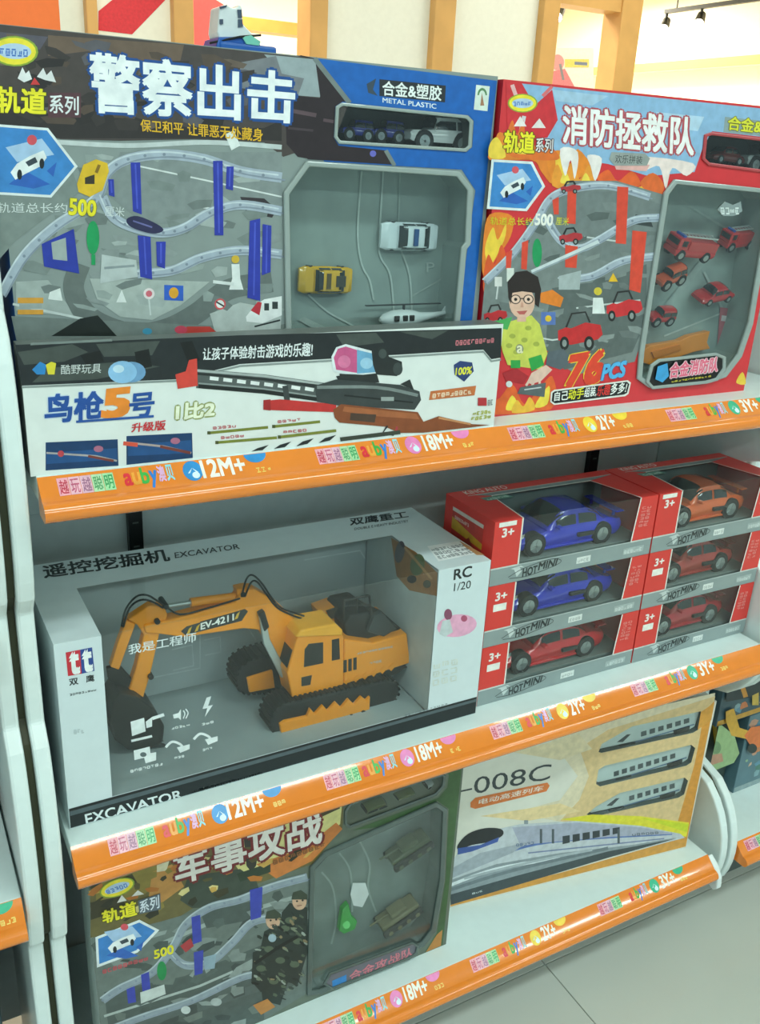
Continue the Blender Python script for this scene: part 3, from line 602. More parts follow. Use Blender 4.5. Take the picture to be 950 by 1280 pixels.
a.poly([(628, 466), (645, 460), (660, 470), (654, 480), (632, 476)], '#b02830').ell(636, 480, 4, 4, '#d8dcdc').poly([(650, 484), (682, 478), (680, 496), (646, 492)], '#5b6466').line([(655, 487), (676, 484)], 1.5, '#c8cccc').end()
hexa(a, [(614, 199), (665, 202), (681, 233), (658, 264), (608, 261)])
a.begin('title_lettering').text('消防拯救队', [(704, 132), (868, 148), (866, 194), (703, 178)], '#f6f2f0', .02, '#b8505a', 3.4).text('消防拯救队', [(704, 132), (868, 148), (866, 194), (703, 178)], '#f6f2f0', .026)
a.poly([(764, 190), (806, 192), (812, 198), (808, 207), (768, 207), (761, 199)], '#9aa09c').text('欢乐拼装', [(769, 193), (803, 195), (802, 205), (768, 204)], '#33393a', .0).end()
a.begin('series_lettering').text('轨道', [(631, 163), (668, 166), (667, 192), (629, 190)], '#f3e62e', .03, '#5a4a10', 1.8).text('系列', [(670, 172), (691, 174), (690, 191), (669, 190)], '#ece6e6', .015, '#5a4044', 1.2).poly([(642, 158), (650, 145), (658, 158)], '#efe4e0').poly([(664, 160), (674, 148), (682, 160)], '#efe4e0')
a.text('轨道总长约', [(613, 271), (666, 272), (666, 282), (612, 281)], '#d9d42c', 0).text('500', [(669, 267), (691, 268), (690, 282), (668, 281)], '#f2f0e6', .03).text('厘米', [(695, 271), (711, 272), (710, 282), (694, 281)], '#d9d42c', 0).end()
logo_oval(a, 653, 129, 17, 10.5)
a.begin('piece_count_lettering').text('76', [(714, 445), (758, 437), (750, 476), (705, 485)], '#e5452c', .045, '#f2d23a', 3.5).text('76', [(714, 445), (758, 437), (750, 476), (705, 485)], '#e5452c', .05).text('PCS', [(755, 456), (783, 451), (779, 470), (751, 475)], '#58b4e8', .045, '#24508a', 1.5)
a.poly([(692, 487), (784, 475), (788, 478), (785, 492), (781, 495), (692, 506), (687, 502), (688, 490)], '#e8e4dc').poly([(693, 489), (783, 477), (786, 480), (783, 491), (779, 493), (693, 504), (689, 501), (690, 491)], '#17191a')
a.text('自己', [(693, 490), (710, 487.6), (709, 499.5), (692, 501)], '#f0f0ea', .02).text('动手', [(711, 487), (730, 484), (728, 497.5), (709, 499.5)], '#e8e02c', .02).text('组装,', [(731, 484.5), (746, 482.5), (744, 495), (729, 497)], '#f0f0ea', .02).text('乐趣', [(747, 481.5), (763, 479.5), (761, 493), (745, 495)], '#e03a34', .02).text('多多!', [(764, 479.5), (784, 477.5), (781, 490.5), (762, 493)], '#f0f0ea', .02).end()
a.begin('material_label').poly([(906, 146), (988, 155), (986, 174), (904, 165)], '#8fa0a0').text('合金&塑胶', [(911, 145), (986, 154), (984, 171), (909, 162)], '#e3df3a', .025, '#6a6a2a', 1.4).end()
c_ = Art(fire, lambda x, y: PY(x, y, YF-.006), YN)
lb = [(808, 478), (814, 456), (824, 449), (896, 441), (908, 446), (908, 462), (898, 476), (884, 480), (816, 487)]
rim(fire, lb, inset(lb, 4), YF-.003, .003, RIMG, 'name_plate_rim')
MB().prism([PY(*p, YF-.0045) for p in inset(lb, 3)], (0, .0012, 0)).build('name_plate', M('#17191a', .3), fire)
c_.begin('name_plate_lettering').poly([(822, 458), (834, 454), (836, 470), (828, 478), (819, 474)], '#3f9fd8').text('合金消防队', [(839, 454), (899, 446), (896, 464), (836, 473)], '#e86a86', .03, '#f0c8d0', 1.4).bars([(840, 475), (890, 468), (889, 471), (839, 478)], 12, '#d8c83a').end()
b = Art(fire, lambda x, y: PY(x, y, YF+.0415), YN, .5).begin('road_card')
b.line([(900, 300), (860, 350), (820, 400)], 8, '#99a5a1').line([(880, 340), (920, 420)], 3, '#a9b4b0').line([(850, 250), (930, 300)], 3, '#9aa6a2').line([(830, 420), (930, 380)], 2, '#b4beba').poly([(900, 384), (914, 386), (910, 438), (896, 436)], '#c26a74').poly([(902, 394), (910, 395), (909, 402), (901, 401)], '#e4d8d8').poly([(900, 420), (908, 421), (907, 428), (899, 427)], '#e4d8d8').end()

# ---- toy gun carton
YG = .776
gun = thing('toy_gun_carton', 'long white carton printed with a toy rifle and scope', 'toy box', (.34, .79, Z1))
gx0, gx1, gz = .1045, PY(628, 408, YG).x+.001, 1.2-.157
carton(gun, gx0, gx1, YG, .803, Z1, gz, [], M('#e2e7e3', .36, var=.03), M('#6a716e', .4))
a = Art(gun, lambda x, y: PYC(x, y, YG, Z1+.001), YN)
a.begin('dark_band').poly([(19, 431), (300, 419), (627, 410), (626, 447), (614, 449), (604, 437), (300, 455), (222, 474), (27, 482)], '#23282a')
for q in ([(22, 440), (90, 430), (110, 440), (80, 452), (30, 456)], [(120, 430), (200, 426), (190, 444), (130, 446)], [(60, 460), (150, 452), (200, 458), (120, 474), (40, 478)], [(420, 418), (470, 416), (480, 428), (430, 434)], [(500, 415), (560, 413), (540, 424)]): a.poly(q, '#464d49')
a.poly([(100, 444), (125, 438), (130, 452), (108, 456)], '#141716').poly([(168, 440), (186, 436), (190, 458), (172, 462)], '#141716').poly([(225, 428), (240, 426), (250, 450), (236, 456)], '#141716')
a.line([(27, 484), (222, 476), (300, 457.5), (604, 439.5), (614, 451.5), (626, 449.5)], 2.4, '#8e9794').line([(38, 424+6), (140, 425)], 3, '#7c8683').end()
a.begin('maker_mark').poly([(40, 462), (50, 452), (58, 456), (56, 468), (46, 468)], '#2f86c8').poly([(57, 456), (64, 452), (70, 454), (68, 468), (60, 468)], '#e2d338').text('酷野玩具', [(76, 456), (127, 454), (126, 466), (76, 468)], '#d6dbd9', .0)
a.ell(164, 465, 18, 13, '#6f9cc4').ell(153, 465, 18, 14, '#8fbfe4').ell(148, 461, 7, 5, '#c4dff0').end()
a.begin('title_lettering').text('鸟枪', [(56, 494), (129, 489), (128, 522), (57, 529)], '#1f4f9c', .03, '#c7d6e6', 2.4).text('鸟枪', [(56, 494), (129, 489), (128, 522), (57, 529)], '#1f4f9c', .036).text('5', [(132, 488), (162, 485), (158, 519), (129, 521)], '#ee8a2c', .05, '#f3d9b4', 2).text('号', [(163, 493), (193, 490), (191, 519), (161, 522)], '#1f4f9c', .03).line([(95, 527), (192, 520)], 3, '#2a57a0')
a.text('1比2', [(221, 505), (269, 501), (267, 520), (220, 525)], '#eef0d8', .04, '#98a060', 2.6).text('升级版', [(165, 529), (207, 525), (206, 537), (164, 540)], '#cf3038', .025)
a.text('让孩子体验射击游戏的乐趣!', [(254, 435), (391, 428), (390, 445), (253, 450)], '#e6eaea', .02).bars([(570, 423), (619, 420), (618, 428), (569, 432)], 10, '#d87a84').end()
a.begin('photo_inset').poly([(57, 553), (147, 549), (148, 582), (57, 588)], '#123a66').poly([(58, 566), (146, 560), (147, 574), (58, 580)], '#1d4f86').line([(58, 566), (120, 570), (146, 576)], 2.4, '#a8a4a4').line([(110, 570), (142, 576)], 3, '#7a3a34').ell(76, 567, 4, 4, '#c0424c').ell(123, 561, 6, 4, '#b06a86')
a.poly([(158, 545), (240, 541), (241, 576), (158, 581)], '#123a66').poly([(160, 556), (239, 550), (240, 566), (160, 570)], '#1d4f86').line([(158, 553), (205, 558), (239, 566)], 2.6, '#b4a4a0').line([(154, 554), (172, 556)], 5, '#d8523c').line([(200, 558), (238, 566)], 3.5, '#7a3a34').ell(219, 551, 6, 4, '#b06a86').end()
a.begin('rifle_picture', join=True)
a.poly([(420, 470), (470, 464), (474, 478), (424, 480)], '#2a2e2e').line([(246, 473), (330, 480), (408, 491)], 24, '#565d5c').line([(246, 463), (330, 470), (408, 481)], 3, '#aab2b0').line([(246, 467), (330, 474), (408, 485)], 3, '#262b2b').line([(248, 482), (330, 489), (408, 500)], 6, '#1c2020').line([(248, 479), (330, 486), (400, 496)], 2, '#8d9694')
for i in range(8): a.line([(262+i*17, 472.5+i*1.85), (273+i*17, 473.7+i*1.95)], 4.5, '#e6eae8')
a.poly([(219, 468), (232, 464), (236, 450), (246, 448), (247, 482), (222, 486)], '#d9453a')
a.line([(345, 476), (400, 483), (400, 494)], 4, '#2b2f2f').line([(356, 482), (360, 508)], 7, '#3b4141').poly([(330, 501), (350, 499), (420, 505), (420, 515), (352, 513), (330, 512)], '#c63230').poly([(329, 500), (338, 499), (338, 513), (329, 512)], '#a82828')
a.poly([(393, 482), (420, 474), (500, 481), (524, 489), (526, 500), (518, 512), (424, 507), (396, 502)], '#3a4040').line([(396, 484), (470, 484), (522, 494)], 4, '#7d8785', 4).line([(430, 494), (516, 503)], 2, '#1d2121').rect(476, 496, 492, 501, '#9aa3a0').poly([(500, 480), (512, 474), (517, 487)], '#2a2e2e')
a.poly([(416, 512), (426, 505), (522, 515), (529, 527), (548, 520), (590, 530), (612, 531), (590, 534), (556, 540), (528, 542), (500, 541), (480, 533), (424, 528), (418, 522)], '#8a4a28').poly([(430, 508), (520, 517), (524, 524), (470, 520), (428, 514)], '#a8623a').poly([(438, 516), (470, 518), (468, 528), (437, 525)], '#4e3a2e').line([(548, 522), (588, 530)], 2.5, '#c58a5c').line([(484, 532), (478, 541), (492, 544)], 2.4, '#23282a').line([(496, 533), (494, 541)], 2.6, '#a83a44')
a.poly([(414, 446), (420, 434), (432, 430), (470, 440), (478, 450), (474, 466), (440, 470), (416, 464)], '#dfe6e8').poly([(417, 447), (422, 436), (432, 433), (448, 438), (446, 466), (420, 462)], '#cf5a8c').poly([(446, 437), (470, 443), (474, 452), (470, 465), (446, 467)], '#6fa8cc').ell(430, 452, 8, 8, '#e07aa4').ell(458, 454, 8, 7, '#9cc6de')
a.poly([(464, 436), (482, 433), (486, 446), (502, 452), (503, 462), (496, 470), (470, 468), (466, 456)], '#262b2b').ell(497, 461, 6, 8, '#3d4544').ell(478, 442, 5, 6, '#414a48').line([(424, 470), (470, 472)], 6, '#2a2e2e').end()
a.begin('small_print').poly([(567, 456), (575, 451), (590, 453), (592, 464), (580, 477), (568, 468)], '#2a3e74').text('100%', [(570, 460), (590, 458), (589, 467), (569, 469)], '#e6df3c', .03)
a.poly([(538, 489), (595, 482), (593, 494), (536, 500)], '#c8703c').bars([(541, 490), (591, 484), (590, 492), (540, 498)], 9, '#f0dcc0').rect(597, 497, 608, 507, '#b8323a').bars([(610, 497), (617, 496), (616, 506), (609, 507)], 2, '#8f9694').bars([(592, 513), (615, 510), (614, 522), (588, 526)], 5, '#aab02c', 2)
for x0, y0, x1, y1 in ((262, 541, 335, 534), (343, 533, 400, 527), (272, 553, 346, 547), (350, 546, 420, 538)):
    a.line([(x0, y0), (x1, y1)], 3.4, '#7a8230').bars([(x0+4, y0-9), (x0+34, y0-12), (x0+34, y0-7), (x0+4, y0-4)], 5, '#c0535a').rect(x0-3, y0-2, x0+1, y0+2, '#4a5024')
for i in range(4): a.poly([(322+i*28, 560-i*4.2), (336+i*28, 556-i*4.2), (328+i*28, 563-i*4.2), (314+i*28, 566-i*4.2)], '#23282a')
a.line([(425, 549), (500, 540)], 5, '#3a4036').end()

# ------------------------------------------------------------------ boxed excavator
YE, YB = .798, .984; EX0, EX1 = .1135, .6125; EZT = .759
ebox = thing('excavator_carton', 'large white window carton holding a yellow toy excavator', 'toy box', (.36, .89, Z2))
WC = M('#d3dfe1', .36, var=.02); wx0, wx1, wyb, wzb = .1575, .5395, .909, .571
b = MB()
def quad(*p): b.add(p, [(0, 1, 2, 3)])
quad((EX0, YE, Z2+.001), (wx0, YE, Z2+.001), (wx0, YE, EZT), (EX0, YE, EZT)); quad((wx1, YE, Z2+.001), (EX1, YE, Z2+.001), (EX1, YE, EZT), (wx1, YE, EZT)); quad((wx0, YE, Z2+.001), (wx1, YE, Z2+.001), (wx1, YE, wzb), (wx0, YE, wzb))
quad((EX0, YE, EZT), (wx0, YE, EZT), (wx0, YB, EZT), (EX0, YB, EZT)); quad((wx1, YE, EZT), (EX1, YE, EZT), (EX1, YB, EZT), (wx1, YB, EZT)); quad((wx0, wyb, EZT), (wx1, wyb, EZT), (wx1, YB, EZT), (wx0, YB, EZT))
for x in (EX0, EX1): quad((x, YE, Z2+.001), (x, YB, Z2+.001), (x, YB, EZT), (x, YE, EZT))
quad((EX0, YB, Z2+.001), (EX1, YB, Z2+.001), (EX1, YB, EZT), (EX0, YB, EZT)); quad((EX0, YE, Z2+.001), (EX1, YE, Z2+.001), (EX1, YB, Z2+.001), (EX0, YB, Z2+.001))
b.build('carton', WC, ebox)
GB = M('#b3bec0', .5, var=.12, scale=9)
MB().box(wx0+.001, wx1-.001, .972, .975, Z2+.004, EZT-.002).build('backdrop_card', GB, ebox)
MB().box(wx0+.001, wx1-.001, YE+.002, .972, Z2+.002, wzb-.004).build('inner_base', M('#97a4a6', .5, var=.12, scale=12), ebox)
MB().box(wx0-.002, wx0, YE+.002, .972, wzb-.004, EZT-.002).build('inner_side', M('#c4cdce', .5), ebox)
ins = MB().box(wx1, wx1+.002, YE+.002, .972, wzb-.004, EZT-.002).build('inner_side', M('#bec8c9', .5), ebox)
MB().prism([(wx0, YE+.0006, wzb), (wx1, YE+.0006, wzb), (wx1, YE+.0006, EZT-.0006), (wx0, YE+.0006, EZT-.0006)], (0, .0005, 0)).build('front_film', PANE, ebox)
MB().prism([(wx0, YE+.0006, EZT-.0012), (wx1, YE+.0006, EZT-.0012), (wx1, wyb, EZT-.0012), (wx0, wyb, EZT-.0012)], (0, 0, .0005)).build('top_film', PANE, ebox)
a = Art(ebox, lambda x, y: PX(x, y, wx1), (-1, 0, 0)).begin('inner_picture')
a.poly([(489, 672), (520, 690), (547, 716), (546, 745), (512, 738), (496, 720)], '#a87648').ell(500, 690, 6, 14, '#6a5f66', 10).ell(522, 706, 9, 14, '#6d7a58', 10).ell(515, 724, 6, 5, '#2f2a26').ell(534, 730, 5, 5, '#4a4a3c').line([(506, 684), (540, 724)], 3, '#c99a6a').end()
a = Art(ebox, lambda x, y: PY(x, y, .972), YN, .5).begin('blueprint_print')
for q in ([(175, 850), (250, 835), (250, 790), (300, 770), (320, 800)], [(200, 870), (290, 848)], [(215, 812), (240, 806), (242, 832), (216, 838)], [(255, 800), (275, 796), (276, 815), (256, 819)], [(380, 700), (450, 688), (470, 720)]): a.line(q, 1.6, '#c8d2d3')
a.end()
a = Art(ebox, lambda x, y: PZ(x, y, EZT), (0, 0, 1)).begin('top_lettering')
a.text('遥控挖掘机', [(52, 707), (208, 686), (213, 701), (56, 723)], '#1d2526', .02).text('EXCAVATOR', [(218, 691), (298, 680), (300, 686), (219, 698)], '#2b3436', .01).text('双鹰重工', [(437, 648), (507, 639), (511, 647), (438, 657)], '#22292b', .02).text('DOUBLE E HEAVY INDUSTRY', [(443, 660), (510, 650), (511, 653), (443, 663)], '#3a4244', 0).end()
a.begin('barcode_sticker').poly([(534, 683), (577, 676), (597, 692), (548, 702)], '#eef2f1').bars([(537, 685), (576, 679), (593, 691), (549, 699)], 8, '#6f7a7c', 3).poly([(574, 676), (592, 686), (606, 694), (596, 694), (580, 683)], '#b9885a').end()
a = Art(ebox, lambda x, y: PYC(x, y, YE, Z2+.0015), YN).begin('scale_lettering')
a.text('RC', [(568, 712), (590, 707), (589, 720), (567, 725)], '#242a2b', .02).text('1/20', [(568, 729), (589, 725), (588, 735), (567, 739)], '#242a2b', 0)
a.ell(571, 782, 25, 14, '#e9a9c6', -8).ell(560, 768, 5, 7, '#8a4a66').poly([(549, 792), (553, 776), (562, 774), (566, 790), (556, 796)], '#c3cccd').ell(580, 773, 4, 4, '#b0506e').bars([(542, 826), (575, 820), (573, 850), (540, 858)], 3, '#cfd6cf', 3).end()
a.begin('maker_mark').poly([(82, 815.5), (100, 812), (102, 842), (85, 845)], '#cc2f3c').poly([(100, 812), (115, 809), (118, 838.5), (102, 842)], '#27468f').text('t', [(87, 817), (97, 815), (99, 840), (89, 842)], '#eff2f0', .05).text('t', [(103, 814), (113, 812), (115, 837), (105, 839)], '#eff2f0', .05)
a.text('双', [(86, 849), (97, 847), (98, 855), (87, 857)], '#22292b', .02).text('鹰', [(107, 844.5), (117, 843), (118, 851), (108, 853)], '#22292b', .02).bars([(87, 866), (121, 860), (121, 863), (87, 870)], 9, '#4a5456').bars([(92, 910), (106, 908), (106, 916), (92, 918)], 3, '#b4c0c2').end()
bb = Art(ebox, lambda x, z: Vector((x, YE, z)), YN).begin('base_band', join=True)
bb.rect(EX0+.0006, Z2+.0015, EX1-.0006, wzb-.0006, '#161d1f').poly([(EX0+.001, .5615), (EX1-.001, .5635), (EX1-.001, .5675), (EX0+.001, .567)], '#4f5c61').end()
a.begin('base_lettering')
a.text('EXCAVATOR', [(106, 1018), (226, 987), (228, 998), (108, 1031)], '#dfe6e6', .02).bars([(241, 986), (327, 963), (328, 970), (242, 992)], 12, '#c9d2d2').bars([(505, 893), (560, 878), (560, 880), (505, 896)], 12, '#7d898b').end()
a = Art(ebox, lambda x, y: PY(x, y, YE), YN, base=.0003).begin('window_lettering')
IW = '#dfe7e7'
a.text('我是工程师', [(160, 806), (245, 790), (245, 802), (161, 818)], IW, .01)
a.poly([(163, 902), (180, 897), (182, 914), (165, 920)], IW).poly([(182, 902), (190, 896), (190, 908), (183, 910)], IW).line([(190, 898), (205, 893)], 4, IW).line([(164, 926), (190, 920)], 3, IW)
a.poly([(216, 893), (223, 891), (226, 886), (226, 900), (223, 897), (217, 898)], IW).line([(229, 888), (231, 892), (229, 898)], 1.5, IW, 4).line([(232, 886), (235, 891), (232, 898)], 1.5, IW, 4).bars([(214, 908), (238, 903), (238, 907), (214, 912)], 5, IW)
a.poly([(258, 872), (264, 870), (260, 882), (266, 881), (256, 896), (259, 885), (253, 886)], IW).bars([(252, 903), (268, 899), (268, 903), (252, 907)], 3, IW)
a.poly([(167, 938), (187, 933), (188, 941), (195, 940), (195, 950), (182, 954), (180, 947), (168, 950)], IW).ell(179, 943, 4, 3, '#5a676a').bars([(163, 961), (204, 951), (204, 956), (163, 966)], 8, IW)
for x, y in ((207, 932), (242, 922)): a.line([(x, y+2), (x+8, y-5), (x+18, y-2), (x+22, y+3)], 3, IW, 4).poly([(x+14, y+2), (x+30, y-2), (x+30, y+4), (x+18, y+9)], IW).bars([(x+11, y+13), (x+24, y+10), (x+24, y+14), (x+11, y+17)], 3, IW)
a.end()

# ---- the excavator itself
ex = thing('toy_excavator', 'yellow toy excavator with black tracks and bucket inside its carton', 'toy excavator', PY(420, 905, .85))
EXO = ORG[ex.name]
YEL = M('#f79708', .32, var=.03, coat=.2); RUB = M('#15191a', .55); SIL = M('#b9c2c2', .3, .6)
def pp(pts, y0, y1, name, mat, bev=.0012, par=None, smooth=False):
    return MB().prism([PY(px, py, y0) for px, py in pts], (0, y1-y0, 0)).build(name, mat, par or ex, bevel=bev, smooth=smooth)
NT = [(338, 903), (345, 888), (357, 880), (484, 850), (496, 853), (500, 865), (493, 879), (364, 921), (349, 922), (340, 914)]
FT = [(296, 850), (300, 836), (314, 826), (344, 818), (430, 800), (438, 812), (430, 832), (342, 866), (308, 868), (298, 862)]
for tr_, y0, nm in ((NT, .838, 'near'), (FT, .9, 'far')):
    t_ = pp(tr_, y0, y0+.034, 'track', RUB, .003)
    q = [PY(px, py, y0) for px, py in tr_]; n = len(q); lug = MB(); cen = sum(q, Vector())/n
    for i in range(n):
        A, B = q[i], q[(i+1) % n]; L = (B-A).length; m = max(1, int(L/.0062))
        for k in range(m):
            p = A.lerp(B, (k+.5)/m); d = (B-A).normalized(); nn = Vector((d.z, 0, -d.x)); nn = nn if nn.dot(p-cen) > 0 else -nn
            w_ = d*.0016; h_ = nn*.0017
            lug.prism([p-w_-nn*.001, p+w_-nn*.001, p+w_+h_, p-w_+h_], (0, .034, 0))
    lug.build('lug', M('#101415', .6), t_)['kind'] = 'stuff'
SF = [(350, 906), (356, 902), (384, 896), (388, 886), (394, 893), (404, 882), (410, 889), (420, 878), (427, 885), (436, 874), (443, 881), (452, 871), (458, 876), (463, 871), (462, 891), (382, 915), (353, 924)]
sf = pp(SF, .8335, .839, 'track_frame', YEL)
for i in range(6):
    c = PY(378+i*15, 913-i*4.6, .835); MB().cyl(c+Vector((0, -.0035, 0)), c+Vector((0, .003, 0)), .0035, n=12).build('roller', RUB, sf)
pp([(309, 848), (341, 838), (344, 860), (312, 866)], .8965, .901, 'track_frame', YEL)
MB().box(PY(385, 880, .87).x, PY(455, 870, .87).x, .872, .9, PY(400, 893, .87).z, PY(400, 868, .87).z).build('undercarriage', RUB, ex, bevel=.002)
cab = pp([(372, 796), (426, 786), (430, 797), (430, 856), (418, 860), (408, 867), (366, 875), (359, 842)], .848, .884, 'cab', YEL, .002)
pp([(369, 797), (376, 788), (420, 780), (429, 788), (428, 795)], .846, .887, 'cab_roof', M('#f5aa1e', .32, coat=.2), .002, cab)
pp([(381, 812), (386, 805), (404, 803), (404, 829), (380, 834)], .8475, .8485, 'side_window', BLACK, 0, cab); pp([(415, 800), (424, 798), (425, 824), (415, 826)], .8475, .8485, 'rear_window', BLACK, 0, cab); pp([(377, 847), (390, 844), (388, 856), (377, 858)], .8475, .8485, 'lower_window', BLACK, 0, cab)
A, B, D_ = PY(371.5, 800, .848), PY(360, 840, .848), PY(365.5, 868, .848)
fw = MB(); o_ = Vector((-.0006, 0, 0)); y_ = lambda p, t, dy: Vector((p.x, dy, p.z))
p1, p2 = A.lerp(B, .08), A.lerp(B, .92)
fw.add([y_(p1, 0, .851)+o_, y_(p1, 0, .881)+o_, y_(p2, 0, .881)+o_, y_(p2, 0, .851)+o_], [(0, 1, 2, 3)])
p3, p4 = B.lerp(D_, .1), B.lerp(D_, .8)
fw.add([y_(p3, 0, .851)+o_, y_(p3, 0, .881)+o_, y_(p4, 0, .881)+o_, y_(p4, 0, .851)+o_], [(0, 1, 2, 3)])
fw.build('windscreen', BLACK, cab)
hs = pp([(430, 799), (466, 804), (509, 792), (513, 829), (430, 856)], .849, .93, 'engine_house', YEL, .002)
pp([(400, 800), (430, 799), (430, 852), (400, 850)], .886, .93, 'engine_house', YEL, .002)
for i in range(3): pp([(429.5+i*6.2, 826-i*1.6), (433.5+i*6.2, 825-i*1.6), (433.5+i*6.2, 840-i*1.6), (429.5+i*6.2, 841-i*1.6)], .8483, .8492, 'vent', BLACK, 0, hs)
a = Art(hs, lambda x, y: PY(x, y, .849), YN).begin('house_lettering')
a.bars([(446, 815), (492, 806), (492, 809), (446, 818)], 12, '#b8bcc0').bars([(462, 827), (478, 823), (478, 827), (462, 831)], 4, '#b8bcc0').end()
pp([(424, 862), (433, 852), (498, 831), (510, 834), (494, 844), (430, 863)], .85, .92, 'house_skirt', RUB, .001)
for i in range(6): pp([(430+i*11, 853-i*3.6), (436+i*11, 847-i*3.6), (440+i*11, 850-i*3.6), (434+i*11, 857-i*3.6)], .8485, .851, 'skirt_tooth', YEL, 0)
pp([(402, 768), (424, 760), (436, 790), (432, 800), (410, 800)], .892, .925, 'deck_box', YEL, .0015)
pp([(408, 764), (422, 759), (428, 770), (413, 774)], .8905, .8925, 'deck_hatch', M('#3a3226', .5), 0)
eng = pp([(434, 799), (430, 782), (438, 769), (462, 764), (480, 777), (505, 788), (502, 796), (466, 803)], .862, .922, 'engine_block', RUB, .003)
pp([(460, 790), (468, 770), (478, 766), (496, 786), (480, 796)], .856, .864, 'engine_cover', M('#33393a', .45), .001, eng)
MB().tube([PY(x, y, .8605) for x, y in cr([(430, 776), (430, 752), (434, 750), (458, 745), (462, 748), (464, 768)], 4)], .0014, 6).build('hand_rail', RUB, ex, smooth=True)
MB().tube([PY(x, y, .8605) for x, y in ((431, 758), (463, 756))], .0012, 6).build('hand_rail', RUB, ex); MB().tube([PY(x, y, .8605) for x, y in ((446, 748), (447, 766))], .0012, 6).build('hand_rail', RUB, ex)
MB().tube([PY(x, y, .87) for x, y in ((480, 775), (490, 790))], .003, 8).build('exhaust', YEL, ex)
BOOM = [(180, 782), (210, 776), (293, 753), (303, 738), (318, 736), (344, 751), (372, 777), (368, 800), (352, 832), (345, 828), (336, 806), (324, 788), (305, 786), (230, 797), (200, 793), (182, 792)]
bm_ = pp(BOOM, .874, .892, 'boom', YEL, .002)
a = Art(bm_, lambda x, y: PY(x, y, .874), YN).begin('boom_lettering')
a.poly([(226, 789), (233, 783), (306, 761), (310, 764), (302, 776), (232, 794)], '#23282a')
for i in range(7):
    x = 236+i*10; y = 784-i*3.1; a.poly([(x, y+2), (x+4, y-1.5), (x+1, y+7.5), (x-3, y+9)], '#e0b030')
a.poly([(250, 777), (293, 765), (293, 777), (250, 789)], '#23282a').text('EV-4211', [(251, 779), (292, 767), (292, 775), (251, 787)], '#f0f0ea', .03).end()
pp([(324, 768), (330, 764), (338, 800), (360, 842), (352, 848), (330, 806)], .868, .8735, 'boom_cylinder', SIL, .001)
pp([(324, 768), (331, 764), (337, 784), (331, 790)], .866, .8745, 'cylinder_sleeve', RUB, .001)
pp([(160, 775), (188, 757), (206, 758), (210, 770), (200, 792), (188, 845), (178, 877), (158, 873), (170, 836), (180, 794), (172, 782)], .877, .89, 'stick', YEL, .002)
pp([(158, 775), (170, 780), (159, 810), (149, 838), (138, 834), (147, 805)], .8785, .8885, 'bucket_cylinder', YEL, .0015)
MB().tube([PY(302, 745, .883), PY(238, 753, .883)], .0052, 12).build('boom_ram', YEL, ex, smooth=True); MB().tube([PY(238, 753, .883), PY(208, 758, .883)], .0026, 10).build('ram_rod', SIL, ex, smooth=True)
pp([(296, 737), (310, 734), (312, 752), (298, 755)], .876, .89, 'ram_lug', YEL, .001)
pp([(134, 836), (150, 832), (166, 850), (164, 858), (150, 862), (136, 850)], .88, .887, 'bucket_link', RUB, .001)
bk = MB(); prof = [(150, 866), (172, 872), (192, 886), (206, 908), (204, 928), (186, 938), (160, 938), (144, 926), (137, 902), (140, 880)]
bk.prism([PY(*p, .862) for p in prof], (0, .042, 0)); bk_ = bk.build('bucket', M('#131718', .5), ex, bevel=.002)
for i in range(4):
    y0 = .863+i*.011; A = PY(196, 930, .862); B = PY(206, 936, .862); tm_ = MB().prism([Vector((A.x, y0, A.z)), Vector((B.x+.006, y0, B.z-.001)), Vector((A.x-.003, y0, A.z-.004))], (0, .006, 0)); tm_.build('tooth', M('#2b3133', .5), bk_)
for i, q in enumerate(([(152, 783), (157, 762), (170, 746), (184, 744), (198, 752), (207, 758)], [(154, 784), (162, 760), (176, 750), (190, 752), (204, 760)], [(207, 757), (225, 768), (260, 760), (300, 748)], [(302, 746), (308, 724), (316, 719), (328, 730), (338, 745), (352, 760), (380, 770)], [(306, 746), (314, 728), (322, 728), (334, 744), (350, 762), (384, 776)])):
    MB().tube([PY(x, y, .8735-.0012*(i % 2)) for x, y in cr(q, 5)], .0011, 6).build('hose', RUB, ex, smooth=True)
for p in ((303, 742), (207, 757), (188, 845), (196, 776), (168, 868)):
    c = PY(*p, .876); MB().cyl(c+Vector((0, -.0035, 0)), c+Vector((0, .018, 0)), .003, n=12).build('pin', RUB, ex)

